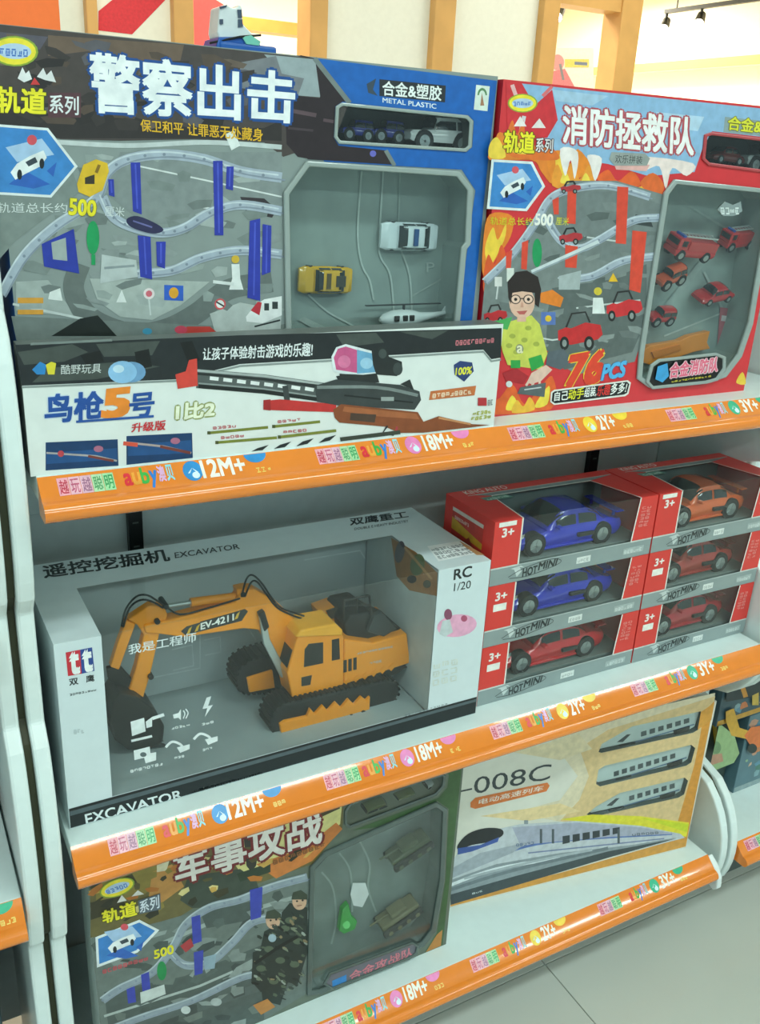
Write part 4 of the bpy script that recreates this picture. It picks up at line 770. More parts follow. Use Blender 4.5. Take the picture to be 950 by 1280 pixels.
# ------------------------------------------------------------------ die-cast cars and their cartons
def ring_sec(x, hw, zl, zb, tuck=.86):
    return [Vector((x, y, z)) for y, z in ((-hw*.9, zl), (-hw, zl+(zb-zl)*.3), (-hw, zl+(zb-zl)*.7), (-hw*tuck, zb), (0, zb+(zb-zl)*.05), (hw*tuck, zb), (hw, zl+(zb-zl)*.7), (hw, zl+(zb-zl)*.3), (hw*.9, zl))]
def lerp_tab(tab, t):
    for i in range(len(tab)-1):
        if tab[i][0] <= t <= tab[i+1][0]:
            k = (t-tab[i][0])/(tab[i+1][0]-tab[i][0]); k = k*k*(3-2*k); return tab[i][1]*(1-k)+tab[i+1][1]*k
    return tab[-1][1]
CARPROTO = {}
def car_parts(t, style, L, W, H, paint, glass='#1d2a2c', lights=True):
    """front at -x, wheels on z = 0"""
    pm_ = M(paint, .18, var=.03, coat=.6); gl = M(glass, .12, coat=.5); ru = M('#1c2021', .6); ri = M('#a9b2b1', .3, .6)
    S = {'sports': dict(belt=[(0, .34), (.12, .46), (.36, .56), (.6, .60), (.85, .62), (1, .5)], hw=[(0, .38), (.08, .46), (.25, .5), (.5, .47), (.78, .5), (.94, .47), (1, .4)], cab=(.30, .46, .64, .84), wr=.25, wx=(.19, .79), low=.14),
         'sedan': dict(belt=[(0, .38), (.1, .5), (.3, .54), (.7, .56), (.9, .54), (1, .44)], hw=[(0, .42), (.1, .49), (.5, .5), (.9, .48), (1, .42)], cab=(.26, .40, .66, .84), wr=.2, wx=(.2, .79), low=.14),
         'jeep': dict(belt=[(0, .5), (.05, .58), (.35, .6), (.5, .6), (1, .6)], hw=[(0, .44), (.06, .46), (.5, .47), (1, .46)], cab=(.36, .40, .95, .98), wr=.26, wx=(.2, .8), low=.26),
         'truck': dict(belt=[(0, .42), (.04, .48), (.3, .5), (1, .5)], hw=[(0, .46), (.05, .48), (1, .48)], cab=(.02, .07, .26, .28), wr=.2, wx=(.16, .8), low=.16)}[style]
    st = [i/22 for i in range(23)]; rings = []
    for s in st:
        hw = lerp_tab(S['hw'], s)*W; zb = lerp_tab(S['belt'], s)*H; zl = S['low']*H + (.05*H if s < .03 or s > .97 else 0)
        rings.append(ring_sec((s-.5)*L, hw, zl, zb))
    body = MB().loft(rings).build('body', pm_, t, world=False, smooth=True)
    c0, c1, c2, c3 = S['cab']; zb = .56*H
    def sec(s0, s1, hb, ht, z0, z1): return s0, s1
    if style != 'truck':
        zr = H*1.0
        def hgt(s):
            if s < c1: k = (s-c0)/(c1-c0)
            elif s > c2: k = (c3-s)/(c3-c2)
            else: return 1+.04*math.sin(math.pi*(s-c1)/(c2-c1))
            k = max(0, min(1, k)); return 1-(1-k)**1.6
        def surf(s, q, off=0):                    # q runs 0..1 across the cabin
            hh = (zr-zb)*.96*hgt(s)+.0005; pl = [(-.45, 0), (-.415, .5), (-.35, .9), (-.2, .99), (0, 1), (.2, .99), (.35, .9), (.415, .5), (.45, 0)]
            x = q*8; i_ = min(7, int(x)); k = x-i_; y = pl[i_][0]*(1-k)+pl[i_+1][0]*k; z = pl[i_][1]*(1-k)+pl[i_+1][1]*k
            o = off*H; return Vector(((s-.5)*L+(o*.7 if s > c2 else -o*.7 if s < c1 else 0), y*W+(o if q > .5 else -o)*(abs(y)/.45), zb+z*hh+o*.6))
        ns = 16; ss = [c0+(c3-c0)*i/ns for i in range(ns+1)]
        MB().loft([[surf(s, q/8) for q in range(9)] for s in ss]).build('cabin', pm_, t, world=False, smooth=True)
        def patch(nm, s0, s1, q0, q1, so=0):
            m_ = MB(); n = 5; v = [surf(s0+(s1-s0)*i/n + so*(j/n), q0+(q1-q0)*j/n, .022) for i in range(n+1) for j in range(n+1)]
            m_.add(v, [(i*(n+1)+j, i*(n+1)+j+1, (i+1)*(n+1)+j+1, (i+1)*(n+1)+j) for i in range(n) for j in range(n)]); m_.build(nm, gl, t, world=False, smooth=True, fix=False)
        d1 = c1-c0; d3 = c3-c2; mid = c1+(c2-c1)*.55
        patch('windscreen', c0+.12*d1, c1-.08*d1, .2, .8); patch('rear_window', c2+.12*d3, c3-.12*d3, .2, .8)
        for q0, q1 in ((.03, .17), (.97, .83)):
            patch('side_window', c0+.5*d1, mid-.012, q0, q1); patch('side_window', mid+.012, c2+.45*d3, q0, q1)
    wr = S['wr']*H*1.05; ww = .17*W
    for s in S['wx']:
        for sy in (-1, 1):
            x = (s-.5)*L; y1 = sy*.51*W; y0 = sy*(.51*W-ww)
            MB().cyl((x, y0*.98, wr*1.02), (x, sy*.503*W, wr*1.02), wr*1.16, n=20).build('wheel_arch', M('#14181a', .7), t, world=False)
            wh = MB().cyl((x, y0, wr), (x, y1, wr), wr, n=22).build('wheel', ru, t, world=False, bevel=wr*.08)
            rm = MB(); rm.cyl((x, y1, wr), (x, y1+sy*.004*W, wr), wr*.66, n=18)
            for k in range(5):
                an = k*2*math.pi/5; d = Vector((math.cos(an), 0, math.sin(an)))*wr*.62; n_ = Vector((-math.sin(an), 0, math.cos(an)))*wr*.09; c = Vector((x, y1+sy*.004*W, wr))
                rm.prism([c+n_, c+d+n_, c+d-n_, c-n_], (0, sy*.012*W, 0))
            rm.build('rim', ri, wh, world=False)
    if style == 'sports':
        for sy in (-1, 1):
            MB().prism([(-.47*L, sy*.40*W, .36*H), (-.40*L, sy*.43*W, .47*H), (-.37*L, sy*.36*W, .49*H), (-.45*L, sy*.28*W, .39*H)], (0, 0, H*.035)).build('headlight', M('#d9dedd', .15, coat=.6), t, world=False)
            MB().box(.06*L, .2*L, sy*.48*W-.004, sy*.48*W+.004, .3*H, .4*H).build('side_vent', ru, t, world=False, bevel=.001)
            MB().box(-.14*L, -.10*L, sy*.5*W-.006, sy*.5*W+.004, .6*H, .68*H).build('mirror', pm_, t, world=False, bevel=.0015)
        sp = MB().box(.42*L, .5*L, -.44*W, .44*W, .72*H, .755*H).build('spoiler', pm_, t, world=False, bevel=.001)
        for sy in (-1, 1): MB().box(.44*L, .46*L, sy*.3*W-.001, sy*.3*W+.001, .58*H, .72*H).build('spoiler_post', pm_, sp, world=False)
        MB().box(-.5*L, -.46*L, -.3*W, .3*W, .16*H, .28*H).build('grille', ru, t, world=False, bevel=.001)
        MB().box(-.3*L, .3*L, -.495*W, .495*W, .1*H, .16*H).build('sill', pm_, t, world=False, bevel=.001)
    return S
CARL, CARW, CARH = .182, .074, .053
BH, BD = .0854, .108
GREY = M('#8f9c9b', .36, var=.03); RED = M('#dd3a33', .34, var=.03); WL = '#e8e2da'
def car_carton(x0, wd, row, col, paint, blab, clab):
    z0 = Z2+.0005+(2-row)*BH; y0 = .81; y1 = y0+BD; x1 = x0+wd; z1 = z0+BH-.0006
    t = thing('car_carton', blab, 'toy box', (x0+wd/2, y0+BD/2, z0), 'stacked red die-cast car cartons')
    st = .023; lf = .041; rt, rb = .031, .037            # strip height, left flap, right flap top/bottom
    tl, tr_, tb = .05, .05, .078                          # top window
    b = MB()
    def q(m, *p): b.add(p, [(0, 1, 2, 3)], m)
    q(GREY, (x0, y0, z0), (x1, y0, z0), (x1, y0, z0+st), (x0, y0, z0+st))
    q(RED, (x0, y0, z0+st), (x0+lf, y0, z0+st), (x0+lf, y0, z1), (x0, y0, z1)); q(RED, (x1-rb, y0, z0+st), (x1, y0, z0+st), (x1, y0, z1), (x1-rt, y0, z1))
    q(RED, (x0, y0, z1), (x0+lf, y0, z1), (x0+tl, y0+tb, z1), (x0, y0+tb, z1)); q(RED, (x1-rt, y0, z1), (x1, y0, z1), (x1, y0+tb, z1), (x1-tr_, y0+tb, z1)); q(RED, (x0, y0+tb, z1), (x1, y0+tb, z1), (x1, y1, z1), (x0, y1, z1))
    q(RED, (x0, y0, z0), (x0, y1, z0), (x0, y1, z1), (x0, y0, z1)); q(RED, (x1, y0, z0), (x1, y1, z0), (x1, y1, z1), (x1, y0, z1)); q(RED, (x0, y1, z0), (x1, y1, z0), (x1, y1, z1), (x0, y1, z1)); q(GREY, (x0, y0, z0), (x1, y0, z0), (x1, y1, z0), (x0, y1, z0))
    b.build('carton', RED, t)
    MB().box(x0+.002, x1-.002, y0+.012, y1-.004, z0+.002, z0+st-.003).build('plinth', M('#76827f', .5), t, bevel=.001)
    MB().box(x0+.002, x1-.002, y1-.004, y1-.002, z0+st, z1-.003).build('inner_card', M('#6c7c79', .5, var=.14, scale=20), t)
    MB().prism([(x0+lf, y0+.0008, z0+st), (x1-rb, y0+.0008, z0+st), (x1-rt, y0+.0008, z1-.0005), (x0+lf, y0+.0008, z1-.0005)], (0, .0004, 0)).build('front_film', PANE, t)
    if row == 0: MB().prism([(x0+lf, y0+.0008, z1-.001), (x1-rt, y0+.0008, z1-.001), (x1-tr_, y0+tb, z1-.001), (x0+tl, y0+tb, z1-.001)], (0, 0, .0004)).build('top_film', PANE, t)
    a = Art(t, lambda x, z: Vector((x, y0, z)), YN).begin('front_print')
    a.line([(x0+lf, z0+st), (x0+lf, z1)], .0022, WL).line([(x1-rb, z0+st), (x1-rt, z1)], .0022, WL).line([(x0, z0+st), (x0+lf, z0+st)], .002, '#cfd2cc').line([(x1-rb, z0+st), (x1, z0+st)], .002, '#cfd2cc').line([(x0+lf, z0+st), (x1-rb, z0+st)], .0012, '#b9c2c0')
    cx = x0+.075
    a.poly([(x0+.03, z0+.019), (x0+.036, z0+.017), (x0+.041, z0+.006), (x0+.048, z0+.013), (x0+.044, z0+.019), (x0+.052, z0+.017), (x0+.046, z0+.021)], '#c7d0ce').line([(x0+.028, z0+.008), (x0+.05, z0+.016), (x0+.09, z0+.0215), (x0+.108, z0+.018), (x0+.104, z0+.012), (x0+.06, z0+.0045), (x0+.03, z0+.006)], .001, '#4c5656', 4)
    a.text('HOT', [(x0+.05, z0+.0155), (x0+.072, z0+.0165), (x0+.072, z0+.006), (x0+.05, z0+.0045)], '#2c3434', .03).text('MINI', [(x0+.075, z0+.0195), (x0+.104, z0+.0205), (x0+.102, z0+.011), (x0+.074, z0+.0095)], '#2c3434', .03)
    u = wd/.262
    a.rect(x0+.135*u, z0+.007, x0+.158*u, z0+.016, '#dde2de').bars([(x0+.137*u, z0+.0145), (x0+.156*u, z0+.0145), (x0+.156*u, z0+.0085), (x0+.137*u, z0+.0085)], 4, '#a9b0ae')
    a.rect(x1-.048*u, z0+.006, x1-.012*u, z0+.015, '#a7b3b1').bars([(x1-.046*u, z0+.014), (x1-.014*u, z0+.014), (x1-.014*u, z0+.007), (x1-.046*u, z0+.007)], 6, '#cfd6d3').end()
    a.begin('flap_lettering').text('3+', [(x0+.012, z1-.010), (x0+.029, z1-.010), (x0+.029, z1-.021), (x0+.012, z1-.021)], '#f0e8e2', .03)
    if row: a.rect(x0+.010, z1-.036, x0+.030, z1-.026, '#efece4')
    else: a.rect(x0+.006, z1-.0075, x0+.032, z1-.0015, '#efece4')
    a.bars([(x1-.026, z1-.012), (x1-.008, z1-.012), (x1-.010, z1-.042), (x1-.028, z1-.042)], 2, '#e58a84', 6).end()
    if row == 0:
        a = Art(t, lambda x, y: Vector((x, y, z1)), (0, 0, 1)).begin('top_print')
        a.poly([(x0+.03, y0+.088), (x0+tl, y0+tb), (x1-tr_, y0+tb), (x1-.004, y0+.088)], '#7f8d8b').line([(x0+lf, y0), (x0+tl, y0+tb), (x1-tr_, y0+tb), (x1-rt, y0)], .0022, WL).line([(x0+.02, y0+.0885), (x1-.004, y0+.0885)], .0014, '#d8c8c0')
        a.text('KING AUTO', [(x0+.022, y1-.003), (x0+.088, y1-.003), (x0+.088, y1-.0145), (x0+.022, y1-.0145)], '#ecd8d0', .02).poly([(x0+.034, y0+.064), (x0+.075, y0+.064), (x0+.07, y0+.076), (x0+.03, y0+.076)], '#5f8a7a').bars([(x0+.036, y0+.074), (x0+.07, y0+.074), (x0+.072, y0+.066), (x0+.036, y0+.066)], 4, '#bcd0c6').end()
    if col == 0:
        a = Art(t, lambda y, z: Vector((x0, y, z)), (-1, 0, 0)).begin('side_print')
        ys, ye = y0+.022, y1-.018
        a.rect(ys, z0+.022, ye, z1-.012, '#c23b34').poly([(ys, z0+.040), (ye, z0+.044), (ye, z0+.06), (ye-.03, z0+.054), (ys, z0+.048)], '#c9992e').rect(ys, z0+.012, ye, z0+.038, '#b03028').line([(ys, z1-.014), (ye, z1-.014)], .005, '#d8c8c0').line([(ys, z0+.012), (ye, z0+.012)], .0015, '#e8b8b0').poly([(ye-.02, z0+.03), (ye-.04, z0+.046), (ye-.055, z0+.03)], '#a03a30').bars([(ye-.006, z1-.02), (ys+.03, z1-.02), (ys+.03, z1-.026), (ye-.006, z1-.026)], 10, '#e2c8c0').end()
    cl = (wd-lf-rb)*.5; L = CARL*u
    ct = thing('toy_sports_car', clab, 'toy car', (x0+lf+(wd-lf-rb)*.5+.004, y0+.055, z0+st-.003), 'die-cast sports cars in red cartons')
    car_parts(ct, 'sports', L, CARW, CARH, paint)
XC = (.6225, .8885); WD = (.2635, .2300)
names = ('top', 'middle', 'bottom')
for row in range(3):
    for col in range(2):
        paint, pn = ((('#2a35c0', 'bright blue'), ('#e0642c', 'orange')), (('#2430b4', 'deep blue'), ('#a8352c', 'brown red')), (('#c8262e', 'bright red'), ('#b01f2e', 'dark crimson')))[row][col]
        where = ('beside the excavator carton', 'beside the white end panel')[col]
        car_carton(XC[col], WD[col], row, col, paint, 'red car carton with %s car, %s of its stack %s' % (pn.split()[-1], names[row], where), '%s toy sports car in the %s carton of the stack %s' % (pn.split()[-1], names[row], ('beside the excavator', 'beside the end panel')[col]))

# ------------------------------------------------------------------ small vehicles behind the window films
def small_vehicle(name, lab, cat, style, paint, p0, p1, yb, WH, view, tilt=0, group=None, extra=None, flip=False):
    """p0, p1: photo pixels of nose and tail; yb: depth of the card behind; WH: width and height as fractions of the length"""
    L = (PY(*p1, yb)-PY(*p0, yb)).length*.97; W, H = L*WH[0], L*WH[1]
    if view == 'side':
        yq = yb-W/2-.003; L = (PY(*p1, yq)-PY(*p0, yq)).length*.97; W, H = L*WH[0], L*WH[1]
    else: yq = yb-H*.6; L = (PY(*p1, yq)-PY(*p0, yq)).length*.97; W, H = L*WH[0], L*WH[1]
    A, B = PY(*p0, yq), PY(*p1, yq); d = (B-A); ang = -math.atan2(d.z, d.x)
    mid = (A+B)/2
    if view == 'top': loc = Vector((mid.x, yb-.0006, mid.z)); R_ = Matrix.Rotation(ang, 4, 'Y') @ Matrix.Rotation(math.pi/2, 4, 'X')
    else:
        R_ = Matrix.Rotation(ang, 4, 'Y') @ Matrix.Rotation(tilt, 4, 'X'); up = R_ @ Vector((0, 0, 1)); loc = Vector((mid.x, yb-W/2-.003, mid.z)) - up*H*.45
    t = thing(name, lab, cat, loc, group, R_.to_euler())
    car_parts(t, style, L, W, H, paint)
    if extra: extra(t, L, W, H)
    return t
def police_extra(t, L, W, H):
    MB().box(-.02*L, .06*L, -.3*W, .3*W, H, H*1.14).build('light_bar', M('#24508a', .3), t, world=False, bevel=H*.03)
    a = Art(t, lambda x, y: Vector((x, y, .6*H)), (0, 0, 1), base=.0012); a.begin('bonnet_badge').ell(-.36*L, 0, .07*L, .1*L, '#3a5f96').ell(-.36*L, 0, .04*L, .06*L, '#d8e2ea').end()
def taxi_extra(t, L, W, H):
    MB().box(.12*L, .3*L, -.2*W, .2*W, H*1.0, H*1.06).build('roof_panel', M('#3a3a30', .4), t, world=False)
    MB().box(-.06*L, .02*L, -.28*W, .28*W, H, H*1.08).build('roof_stripe', M('#5a4a20', .4), t, world=False)
yb = YP+.042
small_vehicle('toy_police_car', 'white toy police car with dark windows, seen from above in police set window', 'toy car', 'sedan', '#dfe8ec', (477, 295), (549, 297), yb, (.42, .26), 'top', extra=police_extra)
small_vehicle('toy_taxi', 'yellow toy car lying in the police set window', 'toy car', 'sedan', '#e2ae22', (374, 350), (442, 351), yb, (.46, .27), 'top', extra=taxi_extra)
yb = YP+.05
small_vehicle('toy_jeep', 'white toy off-road jeep in the small window of the police set', 'toy jeep', 'jeep', '#e6ebea', (504, 167), (585, 173), yb, (.42, .44), 'side')
G = 'blue jeeps in the small window of the police set'
small_vehicle('toy_jeep', 'dark blue toy jeep farthest from the white jeep in the police set', 'toy jeep', 'jeep', '#2b379c', (424, 162), (464, 166), yb, (.5, .56), 'side', group=G)
small_vehicle('toy_jeep', 'dark blue toy jeep right next to the white jeep in the police set', 'toy jeep', 'jeep', '#2b379c', (464, 164), (502, 168), yb, (.5, .62), 'side', group=G)
# helicopter
hp = PY(510, 398, YP+.028); he = thing('toy_helicopter', 'white toy helicopter below the cars in the police set window', 'toy helicopter', hp)
rg = []
for s, r in ((-.034, .002), (-.03, .006), (-.02, .0095), (-.008, .0105), (.004, .0095), (.014, .006), (.03, .0035), (.048, .0022)):
    rg.append([hp+Vector((s, r*math.cos(t), r*.95*math.sin(t)+(.0 if s < .01 else (s-.01)*.12))) for t in [2*math.pi*i/12 for i in range(12)]])
MB().loft(rg).build('fuselage', M('#e2e8e8', .25, coat=.4), he, smooth=True)
MB().prism([hp+Vector((.04, -.001, .003)), hp+Vector((.05, -.001, .004)), hp+Vector((.054, -.001, .016)), hp+Vector((.048, -.001, .015))], (0, .002, 0)).build('tail_fin', M('#e2e8e8', .25), he)
for dx in (-.022, -.012, -.004): MB().box(hp.x+dx, hp.x+dx+.006, hp.y-.0108, hp.y-.0085, hp.z-.001, hp.z+.005).build('cabin_window', BLACK, he, bevel=.0008)
MB().cyl(hp+Vector((-.006, 0, .009)), hp+Vector((-.006, 0, .015)), .0015).build('mast', DARK, he)
for s in (-1, 1): MB().box(hp.x-.006, hp.x-.006+s*.045, hp.y-.002, hp.y+.002, hp.z+.0142, hp.z+.0152).build('rotor_blade', DARK, he)
for s in (-1, 1):
    MB().tube([hp+Vector((-.028, s*.007, -.015)), hp+Vector((.012, s*.007, -.015))], .0009, 6).build('skid', DARK, he)
    for dx in (-.018, .004): MB().tube([hp+Vector((dx, s*.007, -.015)), hp+Vector((dx, s*.004, -.008))], .0007, 6).build('skid_strut', DARK, he)
def truck_extra(t, L, W, H):
    pm_ = M('#c62a2c', .25, coat=.4)
    MB().box(-.5*L, -.24*L, -.47*W, .47*W, .45*H, .95*H).build('cab', pm_, t, world=False, bevel=H*.04)
    MB().box(-.505*L, -.44*L, -.4*W, .4*W, .62*H, .86*H).build('windscreen', BLACK, t, world=False, bevel=H*.01)
    for sy in (-1, 1): MB().box(-.42*L, -.3*L, sy*.47*W-.0006, sy*.47*W+.0006, .62*H, .86*H).build('side_window', BLACK, t, world=False)
    MB().box(-.22*L, .5*L, -.47*W, .47*W, .45*H, .85*H).build('body_box', pm_, t, world=False, bevel=H*.02)
    ld = MB()
    for sy in (-.2, .2): ld.box(-.3*L, .5*L, sy*W-.0006, sy*W+.0006, .96*H, 1.02*H)
    for i in range(9): x = (-.28+i*.09)*L; ld.box(x, x+.0012, -.2*W, .2*W, .97*H, 1.0*H)
    ld.build('ladder', M('#c9cfce', .3, .4), t, world=False)
    MB().box(-.4*L, -.34*L, -.3*W, .3*W, .95*H, 1.03*H).build('light_bar', M('#2f62b8', .3), t, world=False)
yb = YF+.042
small_vehicle('toy_fire_engine', 'longer red toy fire engine above the slanted jeep in the fire set', 'toy truck', 'truck', '#c62a2c', (838, 307), (888, 312), yb, (.36, .42), 'side', .35, extra=truck_extra)
small_vehicle('toy_fire_engine', 'red toy fire engine beside the silver sticker in the fire set window', 'toy truck', 'truck', '#c62a2c', (904, 301), (942, 296), yb, (.36, .5), 'side', .35, extra=truck_extra)
small_vehicle('toy_jeep', 'red and orange toy jeep standing slanted in the fire set window', 'toy jeep', 'jeep', '#cf5a3a', (822, 352), (853, 340), yb, (.5, .6), 'side', .4)
small_vehicle('toy_car', 'dark red toy car in the middle of the fire set window', 'toy car', 'sedan', '#b8282c', (872, 370), (913, 362), yb, (.46, .36), 'side', .4)
small_vehicle('toy_jeep', 'small red toy jeep above the orange plane piece in the fire set', 'toy jeep', 'jeep', '#bf2c2e', (811, 396), (840, 394), yb, (.5, .55), 'side', .4)
pl = thing('toy_plane_piece', 'orange plastic plane piece lying low in the fire set window', 'toy piece', PY(845, 440, yb-.01))
pp_ = [(800, 441), (812, 432), (850, 426), (862, 420), (888, 414), (884, 428), (888, 436), (868, 440), (850, 446), (812, 456), (800, 452)]
MB().prism([PY(x, y, yb-.012) for x, y in pp_], (0, .010, 0)).build('wing', M('#e88a2a', .35), pl, bevel=.001); MB().prism([PY(x, y, yb-.014) for x, y in ((815, 440), (850, 431), (852, 437), (818, 448))], (0, .003, 0)).build('ridge', M('#d87a22', .35), pl)
st_ = thing('silver_sticker', 'small silver seal stuck at the fire set window top', 'sticker', PY(912, 262, YF-.002))
MB().prism([PY(x, y, YF-.003) for x, y in ((897, 262), (906, 252), (916, 256), (926, 252), (928, 264), (918, 270), (904, 270))], (0, .0008, 0)).build('seal', M('#a9b5b2', .2, .5), st_); 
a = Art(st_, lambda x, y: PY(x, y, YF-.003), YN).begin('seal_print').bars([(900, 256), (925, 256), (925, 268), (901, 268)], 4, '#d9e2e0').end()
yb = YF+.05
small_vehicle('toy_jeep', 'pale grey toy jeep in the small upper window of the fire set', 'toy jeep', 'jeep', '#aab2b0', (925, 198), (972, 204), yb, (.42, .5), 'side')
small_vehicle('toy_car', 'dark red toy car in the small upper window of the fire set', 'toy car', 'sedan', '#6e2a2a', (884, 192), (924, 198), yb, (.46, .36), 'side')

# ------------------------------------------------------------------ military set on the bottom shelf
YM = .806
mil = thing('military_track_set', 'olive boxed military track playset printed with soldiers', 'toy box', (.36, .83, Z3))
mx0, mx1, mz1 = .128, .608, Z3+.34
MW1 = [(431, 1014), (440, 1001), (553, 967), (558, 970), (556, 984), (546, 995), (437, 1036), (431, 1031)]
MW2 = [(388, 1085), (406, 1066), (546, 1003), (560, 1012), (556, 1100), (545, 1165), (531, 1183), (402, 1243), (384, 1245)]
carton(mil, mx0, mx1, YM, .86, Z3+.0005, mz1, [inset(MW1, 2), inset(MW2, 3)], M('#636d60', .38, var=.10), M('#c2cdc8', .4))
recess(mil, inset(MW1, 2), YM, .034, M('#87907f', .5)); recess(mil, inset(MW2, 3), YM, .036, M('#77837f', .5, var=.18, scale=25))
MR = M('#4f5c58', .25, coat=.4)
rim(mil, MW1, inset(MW1, 3.5), YM, .002, MR); rim(mil, MW2, inset(MW2, 6), YM, .0035, MR)
pane(mil, inset(MW1, 3.5), YM-.0005); pane(mil, inset(MW2, 6), YM-.001, 'window_film', BLISTER)
a = Art(mil, lambda x, y: PYC(x, y, YM, Z3+.0015), YN)
a.begin('battle_print', join=True).poly([(113, 1095), (190, 1065), (300, 1020), (428, 972), (429, 1012), (428, 1035), (390, 1080), (250, 1130), (200, 1160), (113, 1172)], '#6a6038')
for q, c in (([(120, 1100), (200, 1068), (214, 1090), (180, 1118), (120, 1136)], '#8a7a3a'), ([(300, 1030), (400, 985), (430, 980), (425, 1030), (380, 1075), (300, 1090), (280, 1060)], '#d8cf8a'), ([(320, 1080), (380, 1060), (420, 1028), (428, 1036), (390, 1076), (345, 1098)], '#c8783a'), ([(190, 1090), (215, 1080), (230, 1108), (200, 1130), (186, 1120)], '#c08a4a'), ([(240, 1106), (300, 1090), (296, 1110), (260, 1120)], '#b8702e'), ([(150, 1098), (165, 1092), (172, 1104), (158, 1108)], '#3f3a22'), ([(113, 1128), (150, 1120), (160, 1134), (113, 1150)], '#3a3622'), ([(196, 1078), (212, 1074), (208, 1088), (196, 1090)], '#d8d0b0'), ([(235, 1095), (300, 1086), (320, 1100), (330, 1130), (240, 1135), (225, 1125)], '#3c463c')): a.poly(q, c)
a.poly([(304, 1042), (312, 1036), (326, 1038), (320, 1082), (314, 1090), (308, 1082)], '#35332e').poly([(296, 1092), (338, 1078), (338, 1090), (300, 1102)], '#2b3a2b').speckle((114, 1060, 425, 1150), 90, ('#8a7a3a', '#3a3622', '#c9a050', '#5a5230', '#d8c888', '#2c2a1c', '#b8702e'), 16, random.Random(21), -18, [(116, 1105), (300, 1030), (424, 990), (424, 1030), (385, 1078), (250, 1128), (116, 1165)]).line([(398, 1020), (424, 1008)], 5, '#4a3e26').end()
a.begin('olive_edge_print').poly([(432, 992), (560, 955), (578, 950), (553, 1184), (530, 1194), (546, 1166), (557, 1100), (561, 1011), (547, 1001), (470, 1034), (440, 1038), (548, 997), (559, 984), (561, 968), (552, 963), (436, 999)], '#3f5e38').poly([(532, 1192), (546, 1168), (553, 1162), (551, 1182)], '#c08038').end()
a.begin('road_print').poly([(114, 1172), (200, 1152), (262, 1134), (388, 1098), (386, 1240), (330, 1290), (130, 1320)], '#69746f').poly([(130, 1240), (230, 1220), (330, 1180), (330, 1290), (140, 1320)], '#4f5a57').line([(130, 1270), (250, 1232), (370, 1180)], 3, '#a9b4b0').line([(200, 1180), (270, 1150), (380, 1118)], 5, '#98a39f').line([(130, 1295), (260, 1255), (380, 1215)], 10, '#55605e').poly([(250, 1140), (320, 1125), (312, 1150), (258, 1160)], '#4b5653').speckle((120, 1110, 384, 1300), 120, ('#55605d', '#7f8a86', '#3f4947', '#8f9a96', '#49534f', '#6a756f'), 24, random.Random(22), -18, [(118, 1180), (384, 1105), (384, 1235), (330, 1285), (132, 1310)])
a.end()
a.begin('track_print')
tracks(a, [[(128, 1250), (150, 1235), (190, 1215), (215, 1185), (232, 1155), (262, 1134), (300, 1124), (340, 1108), (384, 1096)], [(214, 1192), (232, 1206), (262, 1202), (290, 1178), (316, 1152), (352, 1146)]], 10, '#8f9ca6', '#b4c0c4')
tracks(a, [[(140, 1285), (180, 1270), (240, 1250), (300, 1222), (330, 1216)]], 9, '#8f9ca6', '#b4c0c4')
for q in ([(239, 1146), (250, 1143), (252, 1176), (241, 1180)], [(312, 1112), (328, 1108), (326, 1146), (313, 1150)], [(242, 1190), (254, 1187), (253, 1216), (243, 1219)], [(176, 1218), (186, 1214), (188, 1236), (178, 1240)], [(158, 1236), (168, 1232), (170, 1252), (160, 1254)]): a.poly(q, '#3a44a8')
a.ell(202, 1213, 6, 12, '#1e8a4c').poly([(175, 1240), (205, 1230), (207, 1242), (176, 1254)], '#c8d0cc').poly([(254, 1196), (270, 1192), (268, 1210), (256, 1212)], '#8fa6b4').ell(232, 1262, 6, 5, '#c3ccca').ell(270, 1252, 7, 5, '#a9b4b2').poly([(225, 1182), (238, 1172), (242, 1182), (232, 1190)], '#b03a40').end()
a.begin('soldier_picture')
for q in ([(352, 1140), (362, 1128), (384, 1134), (384, 1190), (372, 1230), (352, 1226), (346, 1180)], [(330, 1164), (344, 1156), (360, 1166), (362, 1220), (350, 1256), (328, 1250), (322, 1200)], [(316, 1190), (330, 1184), (336, 1220), (326, 1240), (314, 1226)]): a.poly(q, '#26302c')
for cx, cy in ((374, 1126), (341, 1150)): a.ell(cx, cy, 9, 11, '#c9a488').poly([(cx-10, cy-2), (cx-8, cy-11), (cx+2, cy-14), (cx+10, cy-8), (cx+10, cy-2)], '#3b4436').ell(cx-3, cy, 1.4, 1.2, '#2a2420').ell(cx+4, cy-1, 1.4, 1.2, '#2a2420').line([(cx-3, cy+6), (cx+3, cy+5)], 1.2, '#8a5a4a')
for q in ((356, 1160), (372, 1176), (336, 1186), (350, 1200), (342, 1226), (368, 1205), (326, 1210), (362, 1150)): a.ell(*q, 6, 4, '#54604e')
a.speckle((314, 1135, 384, 1255), 130, ('#1b2320', '#3a453e', '#54604e', '#77806c', '#0f1412', '#9aa49a', '#2a332c', '#8a7a5a'), 7, random.Random(23), 30, [(322, 1170), (352, 1142), (384, 1138), (380, 1225), (350, 1254), (316, 1228)]).line([(318, 1204), (350, 1182), (372, 1170)], 4, '#121614').ell(340, 1172, 5, 5, '#9ab0bc').poly([(316, 1256), (334, 1248), (344, 1258), (326, 1268)], '#c08040').end()
hexa(a, [(119, 1171), (174, 1149), (199, 1162), (172, 1190), (121, 1209)], '#3b7fc4')
a.begin('title_lettering').text('军事攻战', [(216, 1064), (400, 1010), (402, 1052), (221, 1106)], '#ece6de', .02, '#7a2428', 4.5).text('军事攻战', [(216, 1064), (400, 1010), (402, 1052), (221, 1106)], '#ece6de', .026).bars([(340, 1073), (408, 1050), (408, 1057), (341, 1081)], 9, '#8a5a34').end()
